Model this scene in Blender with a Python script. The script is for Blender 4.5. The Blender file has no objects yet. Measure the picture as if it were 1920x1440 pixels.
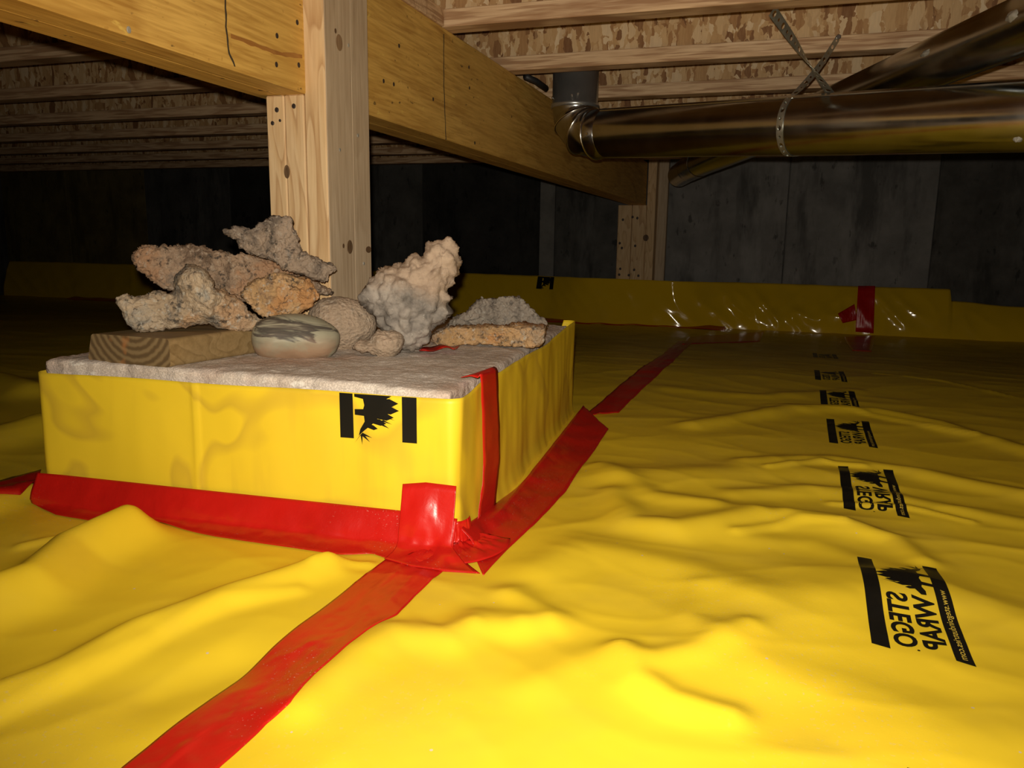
import bpy, bmesh, math, random
import numpy as np
from mathutils import Vector, Matrix, noise as mnoise

scene = bpy.context.scene
rng = random.Random(7)
COL = scene.collection

# ------------------------------------------------------------------ camera
F_PX, PITCH, YAW, ROLL, CAM_H = 1460.0, 10.2, 18.35, 0.85, 0.375
_p, _y, _r = (math.radians(a) for a in (PITCH, YAW, ROLL))
FWD = Vector((-math.sin(_y) * math.cos(_p), math.cos(_y) * math.cos(_p), -math.sin(_p)))
_rt = Vector((math.cos(_y), math.sin(_y), 0)); _up = _rt.cross(FWD)
RGT = math.cos(_r) * _rt + math.sin(_r) * _up
UPV = -math.sin(_r) * _rt + math.cos(_r) * _up
CAM = Vector((0, 0, CAM_H))
cd = bpy.data.cameras.new('camera'); cam = bpy.data.objects.new('camera', cd); COL.objects.link(cam)
cd.sensor_width = 36.0; cd.lens = 36.0 * F_PX / 1920.0; cd.clip_start = 0.02; cd.clip_end = 60
cam.matrix_world = Matrix(((RGT.x, UPV.x, -FWD.x, CAM.x), (RGT.y, UPV.y, -FWD.y, CAM.y), (RGT.z, UPV.z, -FWD.z, CAM.z), (0, 0, 0, 1)))
scene.camera = cam
# ------------------------------------------------------------------ world, lamp, exposure
w = bpy.data.worlds.new('world'); scene.world = w; w.use_nodes = True
w.node_tree.nodes['Background'].inputs[0].default_value = (0.9, 0.8, 0.65, 1)
w.node_tree.nodes['Background'].inputs[1].default_value = 0.002
ld = bpy.data.lights.new('phone_flash', 'SPOT'); lamp = bpy.data.objects.new('phone_flash', ld); COL.objects.link(lamp)
ld.energy = 68.0; ld.color = (1.0, 0.90, 0.74); ld.shadow_soft_size = 0.006
ld.spot_size = math.radians(120); ld.spot_blend = 1.0
lamp.location = CAM - RGT * 0.009 + UPV * 0.027
_aim = (FWD + RGT * 0.12 + UPV * 0.07).normalized()
lamp.rotation_euler = _aim.to_track_quat('-Z', 'Y').to_euler()
vs = scene.view_settings
vs.view_transform = 'Standard'; vs.look = 'None'; vs.gamma = 1.0; vs.use_curve_mapping = False
vs.exposure = -0.12

# ------------------------------------------------------------------ geometry helpers
def ray(px, py):
    return FWD + RGT * ((px - 960) / F_PX) - UPV * ((py - 720) / F_PX)
def on_plane(px, py, p0, n):
    d = ray(px, py); return CAM + d * ((p0 - CAM).dot(n) / d.dot(n))
def on_z(px, py, z): return on_plane(px, py, Vector((0, 0, z)), Vector((0, 0, 1)))
def on_x(px, py, x): return on_plane(px, py, Vector((x, 0, 0)), Vector((1, 0, 0)))
def on_y(px, py, y): return on_plane(px, py, Vector((0, y, 0)), Vector((0, 1, 0)))

def tag(o, label=None, cat=None, group=None, kind=None):
    if label: o['label'] = label
    if cat: o['category'] = cat
    if group: o['group'] = group
    if kind: o['kind'] = kind
    return o
def wloc(o):
    v = Vector((0, 0, 0))
    while o is not None:
        v += o.location; o = o.parent
    return v
def empty(name, loc):
    o = bpy.data.objects.new(name, None); COL.objects.link(o); o.location = loc; o.empty_display_size = 0.05
    return o
def obj(name, verts, faces, mat, parent=None, smooth=False, base=None):
    V = np.array([tuple(v) for v in verts], dtype=float) if not isinstance(verts, np.ndarray) else verts.astype(float)
    if parent is not None: org = np.array(wloc(parent))
    elif base is not None: org = np.array(base, float)
    else: org = np.array([(V[:, 0].min() + V[:, 0].max()) / 2, (V[:, 1].min() + V[:, 1].max()) / 2, V[:, 2].min()])
    me = bpy.data.meshes.new(name)
    me.from_pydata((V - org).tolist(), [], faces.tolist() if isinstance(faces, np.ndarray) else faces)
    me.materials.append(mat); me.update()
    if smooth: me.polygons.foreach_set('use_smooth', np.ones(len(me.polygons), bool))
    o = bpy.data.objects.new(name, me); COL.objects.link(o)
    if parent is not None: o.parent = parent
    else: o.location = Vector(org)
    return o
def recalc(o):
    bm = bmesh.new(); bm.from_mesh(o.data); bmesh.ops.recalc_face_normals(bm, faces=bm.faces); bm.to_mesh(o.data); bm.free()
    return o
BOXF = [(0, 3, 2, 1), (4, 5, 6, 7), (0, 1, 5, 4), (1, 2, 6, 5), (2, 3, 7, 6), (3, 0, 4, 7)]
def box(name, lo, hi, mat, parent=None, bevel=0.002, segs=1):
    x0, y0, z0 = lo; x1, y1, z1 = hi
    v = [(x0, y0, z0), (x1, y0, z0), (x1, y1, z0), (x0, y1, z0), (x0, y0, z1), (x1, y0, z1), (x1, y1, z1), (x0, y1, z1)]
    o = obj(name, v, BOXF, mat, parent)
    if bevel:
        bm = bmesh.new(); bm.from_mesh(o.data)
        bmesh.ops.bevel(bm, geom=list(bm.edges), offset=bevel, segments=segs, affect='EDGES', profile=0.5)
        bm.to_mesh(o.data); bm.free()
    return o
def grid_faces(nu, nv, close_u=False):
    f = []
    for i in range(nu if close_u else nu - 1):
        i2 = (i + 1) % nu
        for j in range(nv - 1):
            f.append((i * nv + j, i2 * nv + j, i2 * nv + j + 1, i * nv + j + 1))
    return f
def solidify(o, t, offset=-1):
    m = o.modifiers.new('thickness', 'SOLIDIFY'); m.thickness = t; m.offset = offset
    return o
def frame(d):
    d = d.normalized(); a = Vector((0, 0, 1)) if abs(d.z) < 0.95 else Vector((1, 0, 0))
    s = d.cross(a).normalized(); return s, s.cross(d).normalized()
def tube_rings(rings, n=40, caps=False):
    """rings: list of (center, s, t, radius)."""
    v = []; f = []
    for c, s, t, r in rings:
        for k in range(n):
            a = 2 * math.pi * k / n
            v.append(c + s * (r * math.cos(a)) + t * (r * math.sin(a)))
    for i in range(len(rings) - 1):
        for k in range(n):
            k2 = (k + 1) % n
            f.append((i * n + k, i * n + k2, (i + 1) * n + k2, (i + 1) * n + k))
    if caps:
        f.append(tuple(reversed(range(n)))); f.append(tuple((len(rings) - 1) * n + k for k in range(n)))
    return v, f
def disc(name, c, n, r1, r2, up, mat, parent, th=0.0012, seg=18):
    """thin oval stud (nail head, knot) on a surface with normal n; up = long axis."""
    n = n.normalized(); up = (up - n * up.dot(n)).normalized(); s = up.cross(n)
    v = []
    for h, k in ((-0.001, 1.0), (th * 0.7, 1.0), (th, 0.8)):
        for i in range(seg):
            a = 2 * math.pi * i / seg
            v.append(c + n * h + s * (r1 * k * math.cos(a)) + up * (r2 * k * math.sin(a)))
    f = [tuple(range(2 * seg, 3 * seg))]
    for j in range(2):
        for i in range(seg):
            i2 = (i + 1) % seg; f.append((j * seg + i, j * seg + i2, (j + 1) * seg + i2, (j + 1) * seg + i))
    return obj(name, v, f, mat, parent)

# ---- numpy gradient noise
def _perm(seed):
    r = np.random.RandomState(seed); p = r.permutation(256); return np.concatenate([p, p])
_P = {}
def perlin(x, y, seed=0):
    if seed not in _P:
        r = np.random.RandomState(seed + 100); a = r.rand(256) * 2 * np.pi
        _P[seed] = (_perm(seed), np.cos(a), np.sin(a))
    p, gx, gy = _P[seed]
    xi = np.floor(x).astype(int); yi = np.floor(y).astype(int); xf = x - xi; yf = y - yi
    u = xf ** 3 * (xf * (xf * 6 - 15) + 10); v = yf ** 3 * (yf * (yf * 6 - 15) + 10)
    def g(ix, iy, dx, dy):
        h = p[(p[ix & 255] + iy) & 255]; return gx[h] * dx + gy[h] * dy
    a = g(xi, yi, xf, yf); b = g(xi + 1, yi, xf - 1, yf); c = g(xi, yi + 1, xf, yf - 1); d = g(xi + 1, yi + 1, xf - 1, yf - 1)
    return (a + u * (b - a)) * (1 - v) + (c + u * (d - c)) * v
def smooth(a, b, x):
    t = np.clip((x - a) / (b - a), 0, 1); return t * t * (3 - 2 * t)
def seg_dist(x, y, pts):
    best = np.full(np.shape(x), 1e9)
    for (ax, ay), (bx, by) in zip(pts[:-1], pts[1:]):
        dx, dy = bx - ax, by - ay; t = np.clip(((x - ax) * dx + (y - ay) * dy) / (dx * dx + dy * dy + 1e-12), 0, 1)
        best = np.minimum(best, np.hypot(x - ax - t * dx, y - ay - t * dy))
    return best

# ------------------------------------------------------------------ materials
class NT:
    def __init__(self, name):
        self.m = bpy.data.materials.new(name); self.m.use_nodes = True
        self.t = self.m.node_tree; self.b = self.t.nodes['Principled BSDF']
        self.co = self.t.nodes.new('ShaderNodeTexCoord')
    def n(self, kind, **kw):
        nd = self.t.nodes.new('ShaderNode' + kind)
        for k, v in kw.items(): setattr(nd, k, v)
        return nd
    def l(self, a, b): self.t.links.new(a, b)
    def coords(self, scale=(1, 1, 1), rot=(0, 0, 0), loc=(0, 0, 0), rand=False):
        mp = self.n('Mapping'); mp.inputs['Scale'].default_value = scale; mp.inputs['Rotation'].default_value = rot; mp.inputs['Location'].default_value = loc
        if rand:
            oi = self.n('ObjectInfo'); ml = self.n('VectorMath', operation='SCALE'); ml.inputs[0].default_value = (13.1, 7.7, 5.3)
            self.l(oi.outputs['Random'], ml.inputs['Scale'])
            ad = self.n('VectorMath', operation='ADD'); self.l(self.co.outputs['Object'], ad.inputs[0]); self.l(ml.outputs[0], ad.inputs[1])
            self.l(ad.outputs[0], mp.inputs['Vector'])
        else: self.l(self.co.outputs['Object'], mp.inputs['Vector'])
        return mp.outputs[0]
    def noise(self, vec, scale, detail=4, rough=0.55, dist=0.0):
        nd = self.n('TexNoise'); nd.inputs['Scale'].default_value = scale; nd.inputs['Detail'].default_value = detail
        nd.inputs['Roughness'].default_value = rough; nd.inputs['Distortion'].default_value = dist; self.l(vec, nd.inputs['Vector'])
        return nd.outputs['Fac']
    def voro(self, vec, scale, feature='F1', rnd=1.0):
        nd = self.n('TexVoronoi', feature=feature); nd.inputs['Scale'].default_value = scale; self.l(vec, nd.inputs['Vector'])
        nd.inputs['Randomness'].default_value = rnd
        return nd
    def ramp(self, fac, stops, interp='LINEAR'):
        nd = self.n('ValToRGB'); e = nd.color_ramp.elements; nd.color_ramp.interpolation = interp
        while len(e) < len(stops): e.new(0.5)
        for el, (p, c) in zip(e, stops):
            el.position = p; el.color = (c[0], c[1], c[2], 1) if not isinstance(c, (int, float)) else (c, c, c, 1)
        self.l(fac, nd.inputs[0]); return nd.outputs[0]
    def mix(self, fac, a, b, mode='MIX'):
        nd = self.n('MixRGB', blend_type=mode)
        for v, s in ((fac, nd.inputs[0]), (a, nd.inputs[1]), (b, nd.inputs[2])):
            if isinstance(v, (int, float)): s.default_value = v
            elif isinstance(v, tuple): s.default_value = (v[0], v[1], v[2], 1)
            else: self.l(v, s)
        return nd.outputs[0]
    def math(self, op, a, b=0.0):
        nd = self.n('Math', operation=op)
        for v, s in ((a, nd.inputs[0]), (b, nd.inputs[1])):
            if isinstance(v, (int, float)): s.default_value = v
            else: self.l(v, s)
        return nd.outputs[0]
    def bump(self, h, strength=0.3, dist=0.002):
        nd = self.n('Bump'); nd.inputs['Strength'].default_value = strength; nd.inputs['Distance'].default_value = dist
        self.l(h, nd.inputs['Height']); self.l(nd.outputs[0], self.b.inputs['Normal'])
    def done(self, color, rough=0.6, metal=0.0, spec=0.5):
        if isinstance(color, tuple): self.b.inputs['Base Color'].default_value = (*color[:3], 1)
        else: self.l(color, self.b.inputs['Base Color'])
        if isinstance(rough, (int, float)): self.b.inputs['Roughness'].default_value = rough
        else: self.l(rough, self.b.inputs['Roughness'])
        self.b.inputs['Metallic'].default_value = metal; self.b.inputs['Specular IOR Level'].default_value = spec
        return self.m

def wood(name, light, mid, dark, axis, ring=9.0, rough=0.6, streak=0.5, blotch=None, plyline=None, fleck=None):
    """axis: 0/1/2 the grain direction."""
    t = NT(name)
    sc = [1, 1, 1]; sc[axis] = 0.06
    v = t.coords(tuple(sc), rand=True)
    sc2 = [1, 1, 1]; sc2[axis] = 0.16
    v2 = t.coords(tuple(sc2), rand=True)
    n1 = t.noise(v2, ring, 2, 0.5, 0.6)
    rings = t.math('FRACT', t.math('MULTIPLY', n1, 9.0))
    rcol = t.ramp(rings, [(0.0, light), (0.62, mid), (0.92, dark), (1.0, light)])
    n2 = t.noise(v, 160, 3, 0.6)
    fib = t.ramp(n2, [(0.35, dark), (0.62, light)])
    c = t.mix(streak, rcol, fib)
    big = t.noise(t.coords((1, 1, 1), rand=True), 3.0, 3)
    c = t.mix(t.ramp(big, [(0.4, 0.0), (0.7, 0.5)]), c, mid)
    if blotch:
        bn = t.noise(v2, 14, 4, 0.6, 0.4)
        c = t.mix(t.ramp(bn, [(0.56, 0.0), (0.7, 0.75)]), c, blotch)
        bs = t.noise(t.coords((1, 1, 1), rand=True), 60, 3)
        c = t.mix(t.ramp(bs, [(0.66, 0.0), (0.72, 0.5)]), c, dark)
    if fleck:
        fs = [9, 9, 9]; fs[axis] = 4.0
        fk = t.noise(t.coords(tuple(fs), rand=True), 5, 3, 0.6, 0.6)
        c = t.mix(t.ramp(fk, [(0.66, 0.0), (0.72, 0.7)]), c, fleck)
        fk2 = t.noise(t.coords(tuple(fs), rand=True, loc=(5, 3, 1)), 7, 3, 0.6, 0.3)
        c = t.mix(t.ramp(fk2, [(0.68, 0.0), (0.73, 0.8)]), c, (0.09, 0.05, 0.02))
    if plyline:
        ax, freq = plyline; s3 = [0.05, 0.05, 0.05]; s3[ax] = 1.0
        pn = t.noise(t.coords(tuple(s3), rand=True), freq, 2, 0.5)
        c = t.mix(t.ramp(pn, [(0.40, 0.75), (0.5, 0.0)]), c, dark)
    t.bump(n2, 0.25, 0.0008)
    return t.done(c, rough, 0, 0.3)

M = {}
M['stud'] = wood('stud_pine', (0.74, 0.54, 0.31), (0.67, 0.455, 0.235), (0.44, 0.25, 0.11), 2, ring=13, streak=0.35)
M['stud_side'] = wood('stud_shaded', (0.56, 0.44, 0.30), (0.50, 0.38, 0.25), (0.38, 0.275, 0.17), 2, ring=7, streak=0.7)  # darker copy of the stud wood, shade of side faces in its colour
M['beam'] = wood('laminated_amber', (0.78, 0.49, 0.125), (0.68, 0.40, 0.085), (0.42, 0.215, 0.04), 1, ring=4, streak=0.62, blotch=(0.42, 0.22, 0.04), fleck=(0.80, 0.56, 0.13))
M['flange'] = wood('laminated_flange', (0.80, 0.58, 0.36), (0.72, 0.48, 0.27), (0.36, 0.19, 0.09), 0, ring=5, streak=0.45, plyline=(2, 120))
M['block'] = wood('treated_lumber', (0.30, 0.205, 0.095), (0.235, 0.155, 0.065), (0.13, 0.08, 0.03), 0, ring=11, streak=0.4)
def endgrain():
    t = NT('treated_end_grain'); v = t.coords((1, 1, 1), loc=(-0.012, 0.0, -0.062))
    nd = t.n('TexWave', wave_type='RINGS', rings_direction='Y'); nd.inputs['Scale'].default_value = 30; nd.inputs['Distortion'].default_value = 1.2; nd.inputs['Detail'].default_value = 2; nd.inputs['Detail Scale'].default_value = 4
    t.l(v, nd.inputs['Vector'])
    c = t.ramp(nd.outputs['Fac'], [(0.1, (0.11, 0.07, 0.032)), (0.5, (0.16, 0.105, 0.048)), (0.9, (0.21, 0.145, 0.07))])
    n = t.noise(v, 22, 3); c = t.mix(t.ramp(n, [(0.62, 0.0), (0.72, 0.7)]), c, (0.42, 0.17, 0.055))
    t.bump(nd.outputs['Fac'], 0.3, 0.001)
    return t.done(c, 0.85, 0, 0.2)
M['endgrain'] = endgrain()
def osb(name, k=1.0):
    t = NT(name)
    w1 = t.noise(t.coords(), 40, 2)
    def warp(vec, amt):
        ad = t.n('VectorMath', operation='ADD'); sc = t.n('VectorMath', operation='SCALE'); sc.inputs['Scale'].default_value = amt
        nz = t.n('TexNoise'); nz.inputs['Scale'].default_value = 30; nz.inputs['Detail'].default_value = 3; t.l(t.co.outputs['Object'], nz.inputs['Vector'])
        t.l(nz.outputs['Color'], sc.inputs[0]); t.l(vec, ad.inputs[0]); t.l(sc.outputs[0], ad.inputs[1]); return ad.outputs[0]
    a = t.voro(warp(t.coords((1, 1, 0.38), (0, 0.35, 0)), 0.02), 62)
    b = t.voro(warp(t.coords((1, 1, 0.5), (0, -0.5, 0), (3, 1, 2)), 0.03), 90)
    d = t.voro(warp(t.coords((1, 1, 0.28), (0, 0.1, 0), (9, 4, 5)), 0.02), 44)
    def cell(vn, lo, hi):
        s = t.n('SeparateColor'); t.l(vn.outputs['Color'], s.inputs[0]); return s.outputs[0], s.outputs[1]
    a0, a1 = cell(a, 0, 1); b0, b1 = cell(b, 0, 1); d0, d1 = cell(d, 0, 1)
    pal = [(0.0, (0.16, 0.06, 0.02)), (0.18, (0.38, 0.19, 0.07)), (0.45, (0.58, 0.36, 0.16)), (0.8, (0.74, 0.52, 0.28)), (1.0, (0.86, 0.68, 0.44))]
    ca = t.ramp(a0, pal); cb = t.ramp(b0, pal); cc = t.ramp(d0, pal)
    c = t.mix(t.ramp(a1, [(0.45, 0.0), (0.5, 1.0)]), ca, cb)
    c = t.mix(t.ramp(d1, [(0.62, 0.0), (0.66, 1.0)]), c, cc)
    fn = t.noise(t.coords((1, 1, 0.15)), 250, 3)
    c = t.mix(0.22, c, t.ramp(fn, [(0.3, (0.25, 0.12, 0.05)), (0.7, (0.62, 0.40, 0.2))]))
    t.bump(a0, 0.3, 0.001)
    return t.done(c, 0.65, 0, 0.3)
M['osb'] = osb('strand_board')
def plastic(name, base, dirt, rough=0.34, waves=False, specks=True, spec=0.32):
    t = NT(name); v = t.coords()
    n = t.noise(v, 5, 4, 0.6); c = t.mix(t.ramp(n, [(0.5, 0.0), (0.8, 0.30)]), base, dirt)
    if waves:
        n3 = t.noise(v, 5.0, 2, 0.5, 0.4)
        band = t.ramp(n3, [(0.46, 0.0), (0.485, 0.65), (0.515, 0.4), (0.545, 0.0)])
        c = t.mix(band, c, dirt)
        n4 = t.noise(t.coords((1, 1, 0.12)), 30, 3); c = t.mix(t.ramp(n4, [(0.55, 0.0), (0.75, 0.3)]), c, dirt)
    if specks:
        vv = t.voro(v, 55); k = t.n('SeparateColor'); t.l(vv.outputs['Color'], k.inputs[0])
        near = t.math('LESS_THAN', vv.outputs['Distance'], 0.075)
        pick = t.math('GREATER_THAN', k.outputs[0], 0.93)
        c = t.mix(t.math('MULTIPLY', near, pick), c, (0.62, 0.52, 0.36))
        d2 = t.noise(v, 2.2, 2); f2 = t.noise(v, 260, 2)
        dust = t.math('MULTIPLY', t.ramp(d2, [(0.5, 0.0), (0.65, 1.0)]), t.ramp(f2, [(0.62, 0.0), (0.72, 1.0)]))
        c = t.mix(t.math('MULTIPLY', dust, 0.45), c, (0.55, 0.47, 0.32))
    fine = t.noise(v, 90, 3); t.bump(fine, 0.08, 0.001)
    r = t.ramp(n, [(0.3, rough * 0.85), (0.7, rough * 1.3)])
    return t.done(c, r, 0, spec)
YEL = (0.80, 0.570, 0.026)
M['plastic'] = plastic('yellow_film', YEL, (0.44, 0.31, 0.07), 0.36)
M['wrapfilm'] = plastic('yellow_film_dirty', YEL, (0.55, 0.36, 0.03), 0.42, waves=True, specks=False)
M['skirtfilm'] = plastic('yellow_film_glossy', (0.72, 0.46, 0.012), (0.40, 0.27, 0.03), 0.11, specks=False, spec=0.6)
def tapemat(name, base, rough):
    t = NT(name); v = t.coords(); n = t.noise(v, 14, 4)
    c = t.mix(t.ramp(n, [(0.4, 0.0), (0.8, 0.5)]), base, tuple(x * 0.6 for x in base))
    f = t.noise(v, 420, 2); g = t.noise(v, 7, 2)
    d = t.math('MULTIPLY', t.ramp(f, [(0.66, 0.0), (0.74, 1.0)]), t.ramp(g, [(0.52, 0.0), (0.66, 0.8)]))
    c = t.mix(d, c, (0.55, 0.35, 0.28))
    cr = t.noise(t.coords((1, 0.35, 1)), 45, 4, 0.6, 0.5); t.bump(cr, 0.35, 0.002)
    return t.done(c, rough, 0, 0.5)
M['tape'] = tapemat('red_tape', (0.52, 0.010, 0.006), 0.33)
M['print'] = NT('black_ink').done((0.006, 0.006, 0.005), 0.38, 0, 0.4)
M['print_yellow'] = NT('yellow_print').done((0.62, 0.45, 0.06), 0.45)
def concrete(name, a, b, dark, rough=0.92, blotch=6.0, streak=True, efflo=None):
    t = NT(name); v = t.coords(rand=True); n = t.noise(v, blotch, 6, 0.65)
    c = t.ramp(n, [(0.3, a), (0.7, b)])
    if streak:
        s = t.noise(t.coords((1, 1, 0.22), rand=True), 7, 4, 0.65); c = t.mix(t.ramp(s, [(0.52, 0.0), (0.66, 0.75)]), c, dark)
        s2 = t.noise(t.coords((1, 1, 0.45), rand=True), 22, 3, 0.6); c = t.mix(t.ramp(s2, [(0.62, 0.0), (0.69, 0.8)]), c, dark)
    if efflo:
        e = t.noise(t.coords((1, 1, 0.3), rand=True), 3.5, 5, 0.7); c = t.mix(t.ramp(e, [(0.55, 0.0), (0.68, 0.6)]), c, efflo)
    f = t.noise(v, 120, 3); t.bump(f, 0.4, 0.002)
    return t.done(c, rough, 0, 0.2)
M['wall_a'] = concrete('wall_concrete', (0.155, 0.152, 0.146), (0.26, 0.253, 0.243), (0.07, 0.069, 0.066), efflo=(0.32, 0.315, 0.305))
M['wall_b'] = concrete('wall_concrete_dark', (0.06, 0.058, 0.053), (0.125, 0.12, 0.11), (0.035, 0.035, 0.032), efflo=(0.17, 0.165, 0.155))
M['wall_c'] = concrete('wall_concrete_blackish', (0.022, 0.021, 0.019), (0.05, 0.048, 0.044), (0.012, 0.012, 0.011))  # near-black tone for the darkest panels
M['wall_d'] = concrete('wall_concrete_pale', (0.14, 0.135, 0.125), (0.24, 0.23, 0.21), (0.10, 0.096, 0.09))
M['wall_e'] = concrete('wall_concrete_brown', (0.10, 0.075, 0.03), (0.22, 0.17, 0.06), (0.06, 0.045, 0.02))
def slabtop():
    t = NT('footing_concrete'); v = t.coords(); n = t.noise(v, 9, 6, 0.65)
    c = t.ramp(n, [(0.3, (0.60, 0.49, 0.40)), (0.6, (0.74, 0.67, 0.60)), (0.8, (0.82, 0.78, 0.73))])
    o = t.noise(v, 5, 4); c = t.mix(t.ramp(o, [(0.52, 0.0), (0.7, 0.75)]), c, (0.55, 0.30, 0.19))
    g = t.noise(v, 500, 2); c = t.mix(t.ramp(g, [(0.45, 0.4), (0.6, 0.0)]), c, (0.24, 0.20, 0.17))
    wsp = t.noise(t.coords((0.4, 1, 1)), 70, 3); c = t.mix(t.ramp(wsp, [(0.66, 0.0), (0.72, 0.8)]), c, (0.85, 0.80, 0.72))
    h = t.noise(v, 180, 4, 0.7); t.bump(h, 0.7, 0.003)
    return t.done(c, 0.95, 0, 0.15)
M['footing'] = slabtop()
def rock(name, cols, spots=(0.62, 0.58, 0.50), scale=14, dark=(0.05, 0.045, 0.04), pit=0.5, orange=None):
    t = NT(name); v = t.coords(); n = t.noise(v, scale, 6, 0.65, 0.5)
    st = [(0.36 + 0.27 * i / max(1, len(cols) - 1), cc) for i, cc in enumerate(cols)]
    c = t.ramp(n, st)
    if orange:
        o = t.noise(t.coords(loc=(4, 2, 7)), scale * 0.75, 4, 0.6, 0.4); c = t.mix(t.ramp(o, [(0.48, 0.0), (0.56, 0.9)]), c, orange)
    f = t.noise(t.coords(loc=(2, 5, 1)), 110, 4, 0.7); c = t.mix(t.ramp(f, [(0.56, 0.0), (0.64, 0.7)]), c, spots)
    p = t.noise(t.coords(loc=(7, 1, 3)), 75, 5, 0.7); c = t.mix(t.ramp(p, [(0.36, pit), (0.45, 0.0)]), c, dark)
    h = t.noise(v, 130, 6, 0.75); h2 = t.voro(v, 190); hh = t.math('ADD', h, t.math('MULTIPLY', h2.outputs['Distance'], 0.5))
    t.bump(hh, 1.0, 0.006)
    return t.done(c, 0.95, 0, 0.15)
M['rock_buff'] = rock('rock_buff', [(0.25, 0.215, 0.175), (0.50, 0.375, 0.25), (0.60, 0.47, 0.33), (0.37, 0.345, 0.30)], orange=(0.57, 0.36, 0.205), pit=0.8)
M['rock_rust'] = rock('rock_rust', [(0.20, 0.135, 0.09), (0.40, 0.28, 0.19), (0.52, 0.36, 0.24), (0.30, 0.235, 0.18)], spots=(0.58, 0.46, 0.35), orange=(0.52, 0.30, 0.17), pit=0.85)
M['rock_orange'] = rock('rock_orange', [(0.33, 0.22, 0.14), (0.58, 0.36, 0.17), (0.66, 0.42, 0.22), (0.45, 0.33, 0.22)], orange=(0.62, 0.32, 0.13), pit=0.8)
M['rock_umber'] = rock('rock_umber', [(0.19, 0.15, 0.12), (0.37, 0.285, 0.215), (0.44, 0.33, 0.245), (0.26, 0.245, 0.225)], spots=(0.5, 0.42, 0.34), pit=0.8)
M['rock_grey'] = rock('rock_grey', [(0.24, 0.205, 0.17), (0.34, 0.29, 0.24), (0.40, 0.34, 0.28), (0.27, 0.25, 0.23)], spots=(0.5, 0.46, 0.4), pit=0.5)
M['rock_sand'] = rock('rock_sand', [(0.38, 0.29, 0.21), (0.52, 0.39, 0.28), (0.60, 0.45, 0.33)], spots=(0.58, 0.48, 0.38), pit=0.3)
def brain():
    t = NT('rock_nodular'); v = t.coords(); n = t.noise(v, 9, 5, 0.6)
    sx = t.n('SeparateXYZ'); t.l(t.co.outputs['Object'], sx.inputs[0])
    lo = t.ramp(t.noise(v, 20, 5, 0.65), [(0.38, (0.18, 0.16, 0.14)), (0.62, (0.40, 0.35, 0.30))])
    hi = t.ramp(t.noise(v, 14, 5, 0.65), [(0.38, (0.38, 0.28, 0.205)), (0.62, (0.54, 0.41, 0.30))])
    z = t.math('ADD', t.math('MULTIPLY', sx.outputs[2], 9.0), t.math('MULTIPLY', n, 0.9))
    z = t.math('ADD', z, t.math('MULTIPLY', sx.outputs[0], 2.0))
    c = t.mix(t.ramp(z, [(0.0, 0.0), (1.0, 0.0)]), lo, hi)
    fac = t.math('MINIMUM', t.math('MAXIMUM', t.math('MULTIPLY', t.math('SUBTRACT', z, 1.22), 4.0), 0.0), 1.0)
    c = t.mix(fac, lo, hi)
    f = t.noise(v, 110, 4, 0.7); c = t.mix(t.ramp(f, [(0.62, 0.0), (0.7, 0.55)]), c, (0.6, 0.55, 0.48))
    p = t.noise(t.coords(loc=(7, 1, 3)), 75, 5, 0.7); c = t.mix(t.ramp(p, [(0.33, 0.4), (0.44, 0.0)]), c, (0.07, 0.06, 0.05))
    h = t.noise(v, 130, 6, 0.75); t.bump(h, 0.7, 0.004)
    return t.done(c, 0.95, 0, 0.15)
M['rock_brain'] = brain()
def cobble():
    t = NT('river_cobble'); v = t.coords((0.55, 0.8, 1.7), (0, 0.25, 0), (0.31, 0.2, 0.4)); n = t.noise(v, 15, 5, 0.55, 0.9)
    c = t.ramp(n, [(0.3, (0.18, 0.17, 0.125)), (0.44, (0.30, 0.285, 0.205)), (0.52, (0.34, 0.32, 0.23)), (0.56, (0.07, 0.062, 0.052)), (0.61, (0.12, 0.10, 0.08)), (0.66, (0.36, 0.33, 0.24))])
    o = t.noise(t.coords(loc=(1.3, 0, 2)), 16, 4); sx = t.n('SeparateXYZ'); t.l(t.co.outputs['Object'], sx.inputs[0])
    low = t.math('MULTIPLY', t.ramp(o, [(0.46, 0.0), (0.6, 0.8)]), t.ramp(sx.outputs[2], [(0.02, 1.0), (0.045, 0.0)]))
    c = t.mix(low, c, (0.34, 0.20, 0.12))
    t.bump(t.noise(v, 60, 4), 0.2, 0.002)
    return t.done(c, 0.55, 0, 0.35)
M['cobble'] = cobble()
def galv(r0=0.17, nm='galvanised_steel', metal=1.0):
    t = NT(nm); v = t.coords(); n = t.noise(v, 9, 5, 0.6)
    c = t.ramp(n, [(0.35, (0.40, 0.42, 0.43)), (0.7, (0.54, 0.56, 0.56))])
    f = t.noise(v, 190, 3); c = t.mix(t.ramp(f, [(0.68, 0.0), (0.74, 0.35)]), c, (0.8, 0.76, 0.66))
    t.bump(t.noise(v, 12, 2), 0.06, 0.004)
    return t.done(c, t.ramp(n, [(0.3, r0), (0.8, r0 + 0.13)]), metal)
M['galv'] = galv()
M['galv_dull'] = galv(0.27, 'galvanised_steel_dull', 0.84)
def strapm():
    t = NT('galvanised_strap'); n = t.noise(t.coords(), 60, 4)
    return t.done(t.ramp(n, [(0.35, (0.42, 0.42, 0.34)), (0.7, (0.62, 0.62, 0.54))]), 0.42, 0.85)
M['strap'] = strapm()
M['bead'] = NT('bright_steel').done((0.78, 0.77, 0.73), 0.2, 1.0)
M['nail'] = NT('nail_steel').done((0.06, 0.045, 0.04), 0.55, 0.6)
M['knot'] = wood('knot_wood', (0.20, 0.12, 0.06), (0.12, 0.065, 0.03), (0.05, 0.028, 0.015), 2, ring=40, streak=0.5)
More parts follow.
